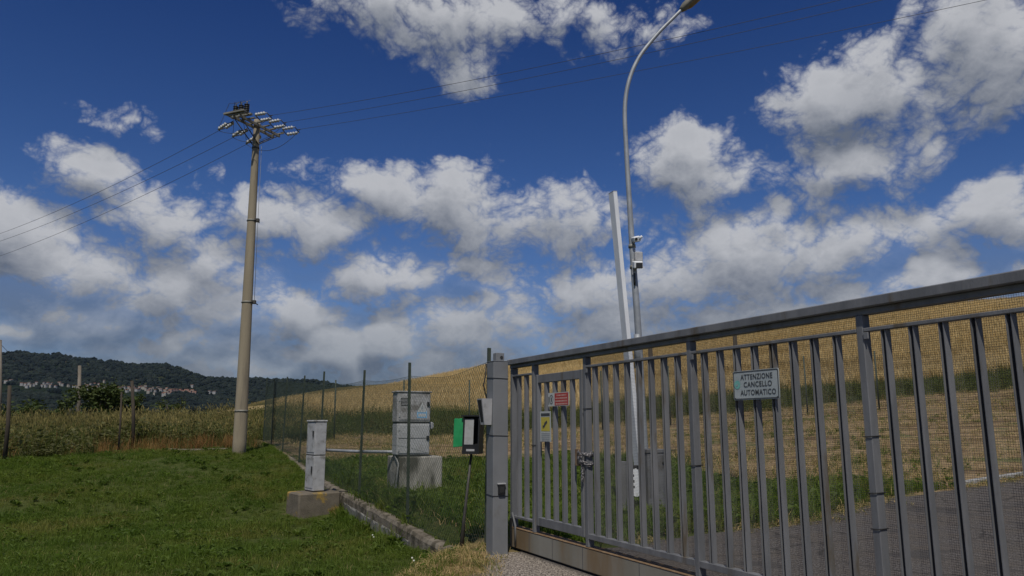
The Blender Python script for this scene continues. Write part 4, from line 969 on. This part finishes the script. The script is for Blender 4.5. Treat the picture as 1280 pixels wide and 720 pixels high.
def scatter(name, pts, scl, coll, flat=1.0, tiltmax=.15):
    n = len(pts); me = bpy.data.meshes.new(name); me.vertices.add(n); me.vertices.foreach_set('co', np.asarray(pts, np.float32).ravel())
    rot = np.zeros((n, 3), np.float32); rot[:, 0] = nr.uniform(-tiltmax, tiltmax, n); rot[:, 1] = nr.uniform(-tiltmax, tiltmax, n); rot[:, 2] = nr.uniform(0, 6.283, n)
    sc3 = np.stack([scl, scl, scl*nr.uniform(.8, 1.2, n)], 1).astype(np.float32)
    for nm, arr in (('rot', rot), ('scl', sc3)):
        at_ = me.attributes.new(nm, 'FLOAT_VECTOR', 'POINT'); at_.data.foreach_set('vector', arr.ravel())
    ai = me.attributes.new('pick', 'INT', 'POINT'); ai.data.foreach_set('value', nr.integers(0, len(coll.objects), n).astype(np.int32)); me.update()
    o = tag(link(name, me), kind='stuff')
    g = bpy.data.node_groups.new(name+'_scatter', 'GeometryNodeTree'); g.interface.new_socket('Geometry', in_out='INPUT', socket_type='NodeSocketGeometry'); g.interface.new_socket('Geometry', in_out='OUTPUT', socket_type='NodeSocketGeometry')
    N_ = g.nodes; gi = N_.new('NodeGroupInput'); go = N_.new('NodeGroupOutput'); ip = N_.new('GeometryNodeInstanceOnPoints'); ci = N_.new('GeometryNodeCollectionInfo')
    ci.inputs['Collection'].default_value = coll; ci.inputs['Separate Children'].default_value = True; ci.inputs['Reset Children'].default_value = True
    def named(nm, dt): x = N_.new('GeometryNodeInputNamedAttribute'); x.data_type = dt; x.inputs['Name'].default_value = nm; return x.outputs['Attribute']
    Lk = g.links.new
    Lk(gi.outputs[0], ip.inputs['Points']); Lk(ci.outputs[0], ip.inputs['Instance']); ip.inputs['Pick Instance'].default_value = True
    Lk(named('pick', 'INT'), ip.inputs['Instance Index']); Lk(named('rot', 'FLOAT_VECTOR'), ip.inputs['Rotation']); Lk(named('scl', 'FLOAT_VECTOR'), ip.inputs['Scale']); Lk(ip.outputs[0], go.inputs[0])
    md = o.modifiers.new('scatter', 'NODES'); md.node_group = g; return o
def vnoise(x, y, s, seed=0):                             # smooth value noise
    r_ = np.random.default_rng(seed).random((64, 64)); X = x*s; Y = y*s; xi = np.floor(X).astype(int); yi = np.floor(Y).astype(int); fx = X-xi; fy = Y-yi
    fx = fx*fx*(3-2*fx); fy = fy*fy*(3-2*fy); g = lambda a, b: r_[a % 64, b % 64]
    return (g(xi, yi)*(1-fx)+g(xi+1, yi)*fx)*(1-fy)+(g(xi, yi+1)*(1-fx)+g(xi+1, yi+1)*fx)*fy
def edge_y(x): return np.interp(x, [-40, -16, -14, -12, -10, -8, -6], [20.5, 20.8, 21.6, 23.6, 24.8, 25.2, 25.6])
def pts3(x, y, dz=0): return np.stack([x, y, ground_z(x, y)+dz], 1)
# lawn
n = 60000; x = nr.uniform(-19, .2, n); y = 6.2+(26-6.2)*nr.random(n)**1.15
s_ = fence_s(x, y); keep = (np.abs(x) < .74*y+.6) & (y < edge_y(x)+.5) & (s_ < -.11) & ((y > 9.2) | (x < -.55+.12*np.sin(y*4))) & (nr.random(n) < .22+1.15*vnoise(x, y, 1.1, 3))
bare = (x > -1.6) & (y < 9.6) & (nr.random(n) < .55); keep &= ~bare
x, y = x[keep], y[keep]; sc_ = nr.uniform(.6, 1.3, len(x))*(.65+.8*vnoise(x, y, .8, 5)**1.5)
scatter('lawn_grass', pts3(x, y), sc_, lawn_set)
n = 2600; x = nr.uniform(-17, -.9, n); y = nr.uniform(6.5, 24.5, n); keep = (fence_s(x, y) < -.2) & (vnoise(x, y, .9, 9) > .6) & (nr.random(n) < .6) & ((x < -1.7) | (y > 9.8)); x, y = x[keep], y[keep]
scatter('lawn_weeds', pts3(x, y), nr.uniform(.5, 1.05, len(x)), weedy_set)
# grass inside the fence
n = 42000; x = nr.uniform(-9, 9, n); y = nr.uniform(8.9, 29, n); s_ = fence_s(x, y)
edge = np.interp(y, [8.9, 9.5, 10.2, 10.8, 13.6, 16, 24], [.45, 1.6, 2.4, 3.6, 6.2, 10.5, 26])
keep = (s_ > .12) & (x < edge) & (y < 20.5+1.5*vnoise(x, y, .5, 2)) & ((y < 13.8+2*vnoise(x, y, .6, 4)) | (x < 4.2)) & (nr.random(n) < 1.15-.6*((y > 16) & (x > 2)))
hb = pb0+pr*.41+pd*.4; keep &= ~((np.abs((x-hb[0])*pr[0]+(y-hb[1])*pr[1]) < .45) & (np.abs((x-hb[0])*pd[0]+(y-hb[1])*pd[1]) < .42))
gx_ = (x-GO[0])*GB[0]+(y-GO[1])*GB[1]; keep &= gx_ > .2
x, y = x[keep], y[keep]; scatter('yard_grass', pts3(x, y), nr.uniform(1.0, 2.2, len(x))*(.7+.8*vnoise(x, y, .8, 6)), lawn_set)
n = 5200; x = nr.uniform(-8, 9, n); y = nr.uniform(9.2, 22, n); edge = np.interp(y, [8.9, 9.5, 10.2, 10.8, 13.6, 16, 24], [.45, 1.6, 2.4, 3.6, 6.2, 10.5, 26]); keep = (fence_s(x, y) > .3) & (x < edge) & (vnoise(x, y, .7, 17) > .45); x, y = x[keep], y[keep]
scatter('yard_dry_grass', pts3(x, y), nr.uniform(1.0, 2.0, len(x)), straw_set, tiltmax=.3)
# straw and sparse green over the stubble
n = 13000; x = nr.uniform(-9, 34, n); y = nr.uniform(13, 36, n); edge = np.interp(y, [13, 13.6, 16, 24, 36], [5.6, 6.2, 10.5, 26, 40]); keep = (fence_s(x, y) > .3) & (x < edge) & ((y > 19) | (x > 3.5)); x, y = x[keep], y[keep]
scatter('stubble', pts3(x, y), nr.uniform(.7, 2.2, len(x))*(.6+.8*vnoise(x, y, .5, 71)), straw_set, tiltmax=.5)
n = 3200; x = nr.uniform(3, 30, n); y = nr.uniform(13.5, 30, n); edge = np.interp(y, [13, 13.6, 16, 24, 36], [5.6, 6.2, 10.5, 26, 40]); keep = (x < edge) & (vnoise(x, y, .45, 12) > .54); x, y = x[keep], y[keep]
scatter('stubble_weeds', pts3(x, y), nr.uniform(.8, 1.7, len(x)), lawn_set)
# dry straw round the post foot and the drive edge
n = 900; x = nr.normal(-.55, .42, n); y = nr.uniform(6.3, 9.2, n); keep = (x < -.1) & (x > -1.9) & (np.hypot(x+.16, y-8.48) > .17); x, y = x[keep], y[keep]
scatter('dry_grass', pts3(x, y), nr.uniform(.4, .95, len(x)), straw_set, tiltmax=.4)
n = 1100; y = nr.uniform(9.0, 19, n); x = np.array([drive_edge(v) for v in y])+nr.normal(.0, .28, n); keep = ((x-GO[0])*GB[0]+(y-GO[1])*GB[1] > .25) & (vnoise(x, y, 1.3, 61) > .35); x, y = x[keep], y[keep]
scatter('verge_grass', pts3(x, y), nr.uniform(.5, 1.4, len(x)), straw_set, tiltmax=.4)
n = 150; t_ = nr.uniform(-.2, 1.6, n); w_ = nr.uniform(.16, .35, n); p_ = np.array([G(a, b, 0) for a, b in zip(t_, w_)]); scatter('gate_foot_grass', pts3(p_[:, 0], p_[:, 1]), nr.uniform(.8, 1.7, n), lawn_set)
NQ = 1700; qn = 1.0+19*nr.random(NQ)**1.5; side_ = nr.choice([-.20, -.17, .15], NQ)+nr.normal(0, .035, NQ); x = F0[0]+qn*FDX+FDY*side_; y = F0[1]+qn*FDY-FDX*side_
z_ = np.where(side_ > 0, np.interp(y, CURB_Y, CURB_Z)-.03, ground_z(x, y)); scatter('curb_grass', np.stack([x, y, z_], 1), nr.uniform(.7, 2.3, NQ)*(.6+.8*vnoise(x, y, 1.2, 44))*np.interp(qn, [1, 2.4, 3, 6, 9], [.4, .5, 1, 1, .5]), lawn_set)
# tall dry meadow on the left
n = 7000; x = nr.uniform(-34, -7.5, n); y = nr.uniform(20.5, 46, n); s_ = fence_s(x, y)
inl = (s_ < -.6) | ((y > 30) & (s_ < 3))
keep = inl & (y > edge_y(x)+.3) & (np.abs(x) < .76*y+2); x, y = x[keep], y[keep]
back = (y-edge_y(x)); kd = nr.random(len(x))
tallm = kd < np.clip(.03+back*.065, 0, .42)*(.35+1.1*vnoise(x, y, .28, 33))
scatter('tall_meadow_grass', pts3(x[tallm], y[tallm]), nr.uniform(.55, 1.05, tallm.sum())*(.72+.5*vnoise(x[tallm], y[tallm], .35, 51)), tall_set, tiltmax=.12)
redz = (~tallm) & (vnoise(x, y, .22, 21) > .52) & (back < 2.5)
scatter('reddish_dry_weeds', pts3(x[redz], y[redz]), nr.uniform(.5, 1.0, redz.sum()), red_set)
midm = (~tallm) & (~redz); scatter('meadow_weeds', pts3(x[midm], y[midm]), nr.uniform(.55, 1.3, midm.sum())*(.7+.65*vnoise(x[midm], y[midm], .4, 52)), mid_set)
# bank of weeds behind the yard
n = 6500; x = nr.uniform(-20, 48, n); y = 40+nr.normal(0, 2.6, n); keep = (fence_s(x, y) > .5) & (y > 34) & (nr.random(n) < (.25+1.0*vnoise(x, y, .3, 8))*np.interp(x, [6, 18], [1, .5])); x, y = x[keep], y[keep]
scatter('bank_weeds', pts3(x, y), nr.uniform(.5, 1.0, len(x))*(.75+.5*vnoise(x, y, .25, 13))*np.interp(x, [4, 18], [1, .72]), bank_set)
# ripe wheat on the hill
n = 46000; y = 43.5+68*nr.random(n)**1.25; x = nr.uniform(-1, 1, n)*.78*y+6; keep = (x > -.30*y) & (x < 90) & (fence_s(x, y) > 3); x, y = x[keep], y[keep]
tram = np.abs(((x*.93+y*.37) % 14.0)-7) > .5; x, y = x[tram], y[tram]
scatter('wheat_field', pts3(x, y, -.05), nr.uniform(.8, 1.2, len(x)), wheat_set)
# two small daisies on the lawn
for px, py, lb in ((466, 661, 'tiny white flower in the grass below the curb'), (515, 711, 'small white scrap of petals on the lawn near the drive')):
    p = at(px, py, 9.0 if py > 700 else 12.2); p[2] = float(ground_z(p[0], p[1])); fl = thing('flower', lb, 'flower', p)
    mb = MB(); mb.tube([p, p+UP*.14+np.array([.01, 0, 0])], .003, 5); mb.build('stem', M['lawn2'], fl)
    for hx, hz in ((0, .14), (.02, .11)):
        mb = MB(); mb.add([p+np.array([hx, 0, hz])]+[p+np.array([hx+.010*math.cos(a), .008*math.sin(a)-.01, hz+.008*math.sin(a)+.006]) for a in np.linspace(0, 6.283, 10, endpoint=False)], [(0, i+1, (i+1) % 10+1) for i in range(10)]); mb.build('bloom', M['petal'], fl)

# shrubs beyond the meadow: limbs and leaf-sized faces
def shrub(c, rx, rz, nleaf, label, ls=.20, group=None):
    c = np.array(c, float); t = thing('shrub', label, 'shrub', c, group)
    mb = MB(); tips = []
    for i in range(9):
        a = rng.uniform(0, 6.283); tip = c+np.array([math.cos(a)*rx*.6, math.sin(a)*rx*.6, rz*rng.uniform(.5, .95)]); mid = c+(tip-c)*.5+rdir()*.15+UP*.2
        mb.tube([c-UP*.1, mid, tip], [.07, .045, .015], 6); tips += [mid, tip]
    mb.build('trunk', M['bark'], t)
    cl = [(c+np.array([rng.gauss(0, .42)*rx, rng.gauss(0, .4)*rx, rz*(.15+.8*rng.random()**.9)]), rng.uniform(.22, .42)*rx) for _ in range(26)]
    P = []
    for _ in range(nleaf):
        cc, rr = cl[rng.randrange(len(cl))]; d = np.array([rng.gauss(0, 1), rng.gauss(0, 1), rng.gauss(0, .8)]); d /= np.linalg.norm(d); P.append(cc+d*rr*rng.uniform(.35, 1.05))
    V, F = [], []
    for p in P:
        if p[2] < c[2]-.1: continue
        d = rdir(); up = UP*rng.uniform(-.2, 1)+rdir()*.7; s_ = np.cross(d, up); s_ /= max(np.linalg.norm(s_), 1e-3); L = ls*rng.uniform(.6, 1.3); o = len(V)
        V += [p-d*L*.5, p+s_*L*.33, p+d*L*.5+up*L*.2, p-s_*L*.33]; F.append((o, o+1, o+2, o+3))
    link('crown', np_mesh('crown', V, F, M['leaf']), t)
def at_ground(px, y): r = ray(px, 520); x = r[0]*y/r[1]; return np.array([x, y, float(ground_z(x, y))])
shrub(at_ground(124, 46), 1.75, 2.75, 4200, 'largest dark rounded shrub beyond the tall grass, left of the thick post')
shrub(at_ground(166, 47), .9, 2.0, 1600, 'narrow dark shrub right behind the thick wooden post')
shrub(at_ground(35, 70), 3.2, 2.4, 2600, 'low dark shrub beyond the meadow near the left edge', .3)
shrub(at_ground(72, 66), 1.6, 2.2, 1400, 'small dark shrub beyond the meadow, beside the slim grey pole', .28)
shrub(at_ground(214, 60), 1.1, 1.7, 800, 'low shrub beyond the tall grass, between the thick post and the concrete pole', .22)

# ------------------------------------------------------------------ far country
RIDGE = [(-260, 452), (-120, 446), (0, 443), (21, 440.6), (53, 444.6), (74, 443.8), (98, 450), (117, 450), (130, 454), (138, 452), (159, 456), (186, 456.6), (207, 456), (223, 461), (255, 472.5), (295, 475), (320, 474.5), (339, 476), (394, 477), (409, 480), (425, 483), (480, 490), (600, 497), (900, 502), (1600, 506)]
YR = 2900.0
rxs = np.array([at(p, q_, YR)[0] for p, q_ in RIDGE]); rzs = np.array([at(p, q_, YR)[2] for p, q_ in RIDGE])
def far_z(x, y):
    xr = x*YR/np.maximum(y, 400); crest = np.interp(xr, rxs, rzs)
    t = np.clip((y-1050)/(YR-1050), 0, 1)
    prof = np.interp(t, [0, .25, .5, .72, .85, 1.0], [0, .10, .30, .52, .78, 1.0])
    z = -14+(crest+14)*prof
    und = 9*np.sin(x*.011+.6*np.sin(y*.006))*np.sin(y*.009+1.0)+14*(vnoise(x, y, .0045, 31)-.5)*2
    z = z+und*np.sin(np.pi*np.clip(t, 0, 1))
    return np.where(y > YR, z-(y-YR)*.18, z)
hm = bpy.data.materials.new('far_hillside'); hm.use_nodes = True; q = NT(hm.node_tree)
pos = q.n('ShaderNodeNewGeometry').outputs['Position']
c = q.mix(q.ramp(q.noise(pos, .012, 6, .6), .35, .65), (.010, .017, .010, 1), (.019, .026, .014, 1))
fld = q.mix(q.ramp(q.noise(q.vec('ADD', pos, (300, 0, 0)), .02, 3, .5), .4, .6), (.030, .040, .017, 1), (.085, .07, .042, 1))
c = q.mix(q.math('MULTIPLY', q.ramp(q.noise(q.vec('MULTIPLY', pos, (.6, 1, 1)), .006, 3, .55), .57, .62), .75), c, fld)
pb = hm.node_tree.nodes['Principled BSDF']; q.put(pb.inputs['Base Color'], c); pb.inputs['Roughness'].default_value = 1; pb.inputs['Specular IOR Level'].default_value = 0
hx = np.arange(-3400, 2600, 22.); hy = np.concatenate([np.arange(900, 3000, 22.), np.arange(3000, 4200, 120.)])
V, F = grid_patch(hx, hy, far_z); tag(link('hills', np_mesh('hills', V, F, hm, True)), kind='structure')
# village on the hillside
wallm = [mat('house_wall_'+w, c, None, rough=.9) for w, c in (('white', (.30, .30, .29)), ('cream', (.30, .28, .235)), ('pink', (.36, .235, .19)), ('grey', (.26, .26, .25)))]
roofm = [mat('roof_'+w, c, None, rough=.9) for w, c in (('terracotta', (.22, .105, .065)), ('brown', (.15, .10, .075)))]
def find_y(px, py):                                       # where the view through a pixel meets the far hillside
    r = ray(px, py)
    ys_ = np.linspace(1100, 2900, 900); zs_ = EYE+r[2]/r[1]*ys_; h = far_z(r[0]/r[1]*ys_, ys_); i = np.argmax(h > zs_)
    return ys_[i] if (h > zs_).any() else 2300.
HOUSES = []
def house(px, py, w, d, h, wm, rm, label, group):
    y = find_y(px, py+1.2); x = ray(px, py)[0]/ray(px, py)[1]*y; z = float(far_z(np.array([x]), np.array([y]))[0])
    HOUSES.append((x, y)); t = thing('house', label, 'house', (x, y, z), group); a = rng.uniform(-.5, .5); ca, sa = math.cos(a), math.sin(a)
    ex, ey = np.array([ca, sa, 0]), np.array([-sa, ca, 0]); c = np.array([x, y, z+2])
    mb = MB(); mb.obox(c+UP*(h/2-2), ex*w/2, ey*d/2, UP*(h/2+3)); mb.build('wall', wm, t)
    zt = z+h+2.5+.5; o = np.array([x, y, 0.]); e = .5; mb = MB()
    vs = [o+ex*sx*(w/2+e)+ey*sy*(d/2+e)+UP*(zt+.02) for sx, sy in ((-1, -1), (1, -1), (1, 1), (-1, 1))]+[o-ex*(w/2+e)+UP*(zt+d*.22), o+ex*(w/2+e)+UP*(zt+d*.22)]
    mb.add(vs, [(0, 1, 5, 4), (2, 3, 4, 5), (1, 2, 5), (3, 0, 4), (3, 2, 1, 0)]); mb.build('roof', rm, t)
    if w > 11:
        for k_ in range(3):
            mb = MB(); mb.obox(np.array([x, y, z+h*.6+1.6])-ey*(d/2+.02)+ex*(k_-1)*w*.28, ex*.7, ey*.06, UP*.9); mb.build('window', M['dark'], t)
def path(pts, k): return float(np.interp(k, [p[0] for p in pts], [p[1] for p in pts]))
main = [(25, 481), (60, 482.5), (95, 483.5), (130, 485), (160, 487), (190, 488.5), (215, 490), (243, 491)]
lab = 'small pale house in the distant hillside village'; grp = 'houses of the far hillside village'
n_h = 0
for px in [27, 31, 34, 36, 39, 42, 45, 52, 56, 58, 60, 63, 66, 69, 74, 78, 86, 92, 97]+list(np.arange(103, 212, 1.6)):
    px = px+rng.uniform(-.8, .8); jit = rng.gauss(-.3, 1.9)
    house(px, path(main, px)+jit, rng.uniform(5, 9), rng.uniform(5, 8), rng.uniform(4, 6), rng.choice(wallm[:2]+wallm[:2]+[wallm[3]]), rng.choice(roofm), lab, grp); n_h += 1
for px in (213, 217, 221, 225, 229, 233, 237, 240, 243):
    house(px+rng.uniform(-.6, .6), path(main, px)+rng.uniform(-1.5, .8), rng.uniform(8, 14), 9, rng.uniform(4.5, 6.5), wallm[2] if rng.random() < .6 else wallm[1], roofm[0], 'reddish house at the right end of the distant village', 'reddish houses at the end of the far village')
for px, py, lb in ((8, 478, 'isolated pale house on the slope left of the distant village'), (14, 477, 'pale farm building high on the slope at far left'), (240, 483.5, 'lone pale house above the right end of the distant village'), (268, 491.5, 'white house right of the distant village, before the concrete pole'), (262, 491, 'smaller white house beside another, right of the distant village')):
    house(px, py, 11, 8, 5.5, wallm[0], roofm[1], lb, None)
# woodland on the hills as one mass of crowns
ico_v = []; t_ = (1+5**.5)/2
for a, b in ((1, t_), (-1, t_), (1, -t_), (-1, -t_)): ico_v += [(a, b, 0), (0, a, b), (b, 0, a)]
bmx = bmesh.new(); bmesh.ops.create_icosphere(bmx, subdivisions=1, radius=1.0); IV = np.array([v.co[:] for v in bmx.verts]); IF = np.array([[v.index for v in f.verts] for f in bmx.faces]); bmx.free()
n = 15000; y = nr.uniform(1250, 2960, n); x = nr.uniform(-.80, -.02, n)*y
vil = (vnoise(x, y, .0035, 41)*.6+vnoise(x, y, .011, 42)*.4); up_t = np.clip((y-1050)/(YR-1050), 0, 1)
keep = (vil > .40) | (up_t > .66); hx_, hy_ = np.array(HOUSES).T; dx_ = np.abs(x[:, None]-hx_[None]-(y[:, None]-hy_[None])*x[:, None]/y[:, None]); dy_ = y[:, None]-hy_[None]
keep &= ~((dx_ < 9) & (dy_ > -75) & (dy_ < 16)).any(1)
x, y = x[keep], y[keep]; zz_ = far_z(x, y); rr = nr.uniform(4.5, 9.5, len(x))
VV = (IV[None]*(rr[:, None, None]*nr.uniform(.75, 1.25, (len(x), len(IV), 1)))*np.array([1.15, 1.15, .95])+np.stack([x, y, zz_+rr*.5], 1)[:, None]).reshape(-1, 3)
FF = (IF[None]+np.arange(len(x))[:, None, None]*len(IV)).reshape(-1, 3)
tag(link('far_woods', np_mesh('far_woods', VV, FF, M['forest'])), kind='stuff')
# olive field hill behind the wheat
om = mat('olive_field', (.105, .085, .038), (.15, .12, .055), .05, 1.0, coord='World', c3=(.06, .058, .028), s3=.04, t3=(.52, .6), spec=0)
OR = [(300, 507), (340, 498), (404, 487), (429, 483.5), (480, 480), (560, 474), (640, 468), (800, 462), (1300, 470)]
YO = 330.0; ox = np.array([at(p, q_, YO)[0] for p, q_ in OR]); oz = np.array([at(p, q_, YO)[2] for p, q_ in OR])
def olive_z(x, y):
    c = np.interp(x*YO/y, ox, oz, left=-14); t = np.clip((y-190)/(YO-190), 0, 1); z = -10+(c+10)*(.35*t+.65*sst(0, 1, t)); return np.where(y > YO, -14+(c+14)*sst(560, YO, y), z)-.4*(x*YO/y < ox[0])
V, F = grid_patch(np.arange(-190, 330, 6.), np.arange(185, 580, 9.), olive_z); tag(link('olive_hill', np_mesh('olive_hill', V, F, om, True)), kind='structure')

# ------------------------------------------------------------------ air
mb = MB(); mb.obox((0, 2400, 165), (6400, 0, 0), (0, 4200, 0), (0, 0, 183))
am = bpy.data.materials.new('air'); am.use_nodes = True; am.node_tree.nodes.clear(); q = NT(am.node_tree)
pv = q.n('ShaderNodeVolumePrincipled'); pv.inputs['Density'].default_value = 1.8e-5; pv.inputs['Color'].default_value = (.50, .72, 1.0, 1); pv.inputs['Anisotropy'].default_value = .2
mo = q.n('ShaderNodeOutputMaterial'); am.node_tree.links.new(pv.outputs[0], mo.inputs['Volume'])
tag(mb.build('haze', am), kind='stuff')
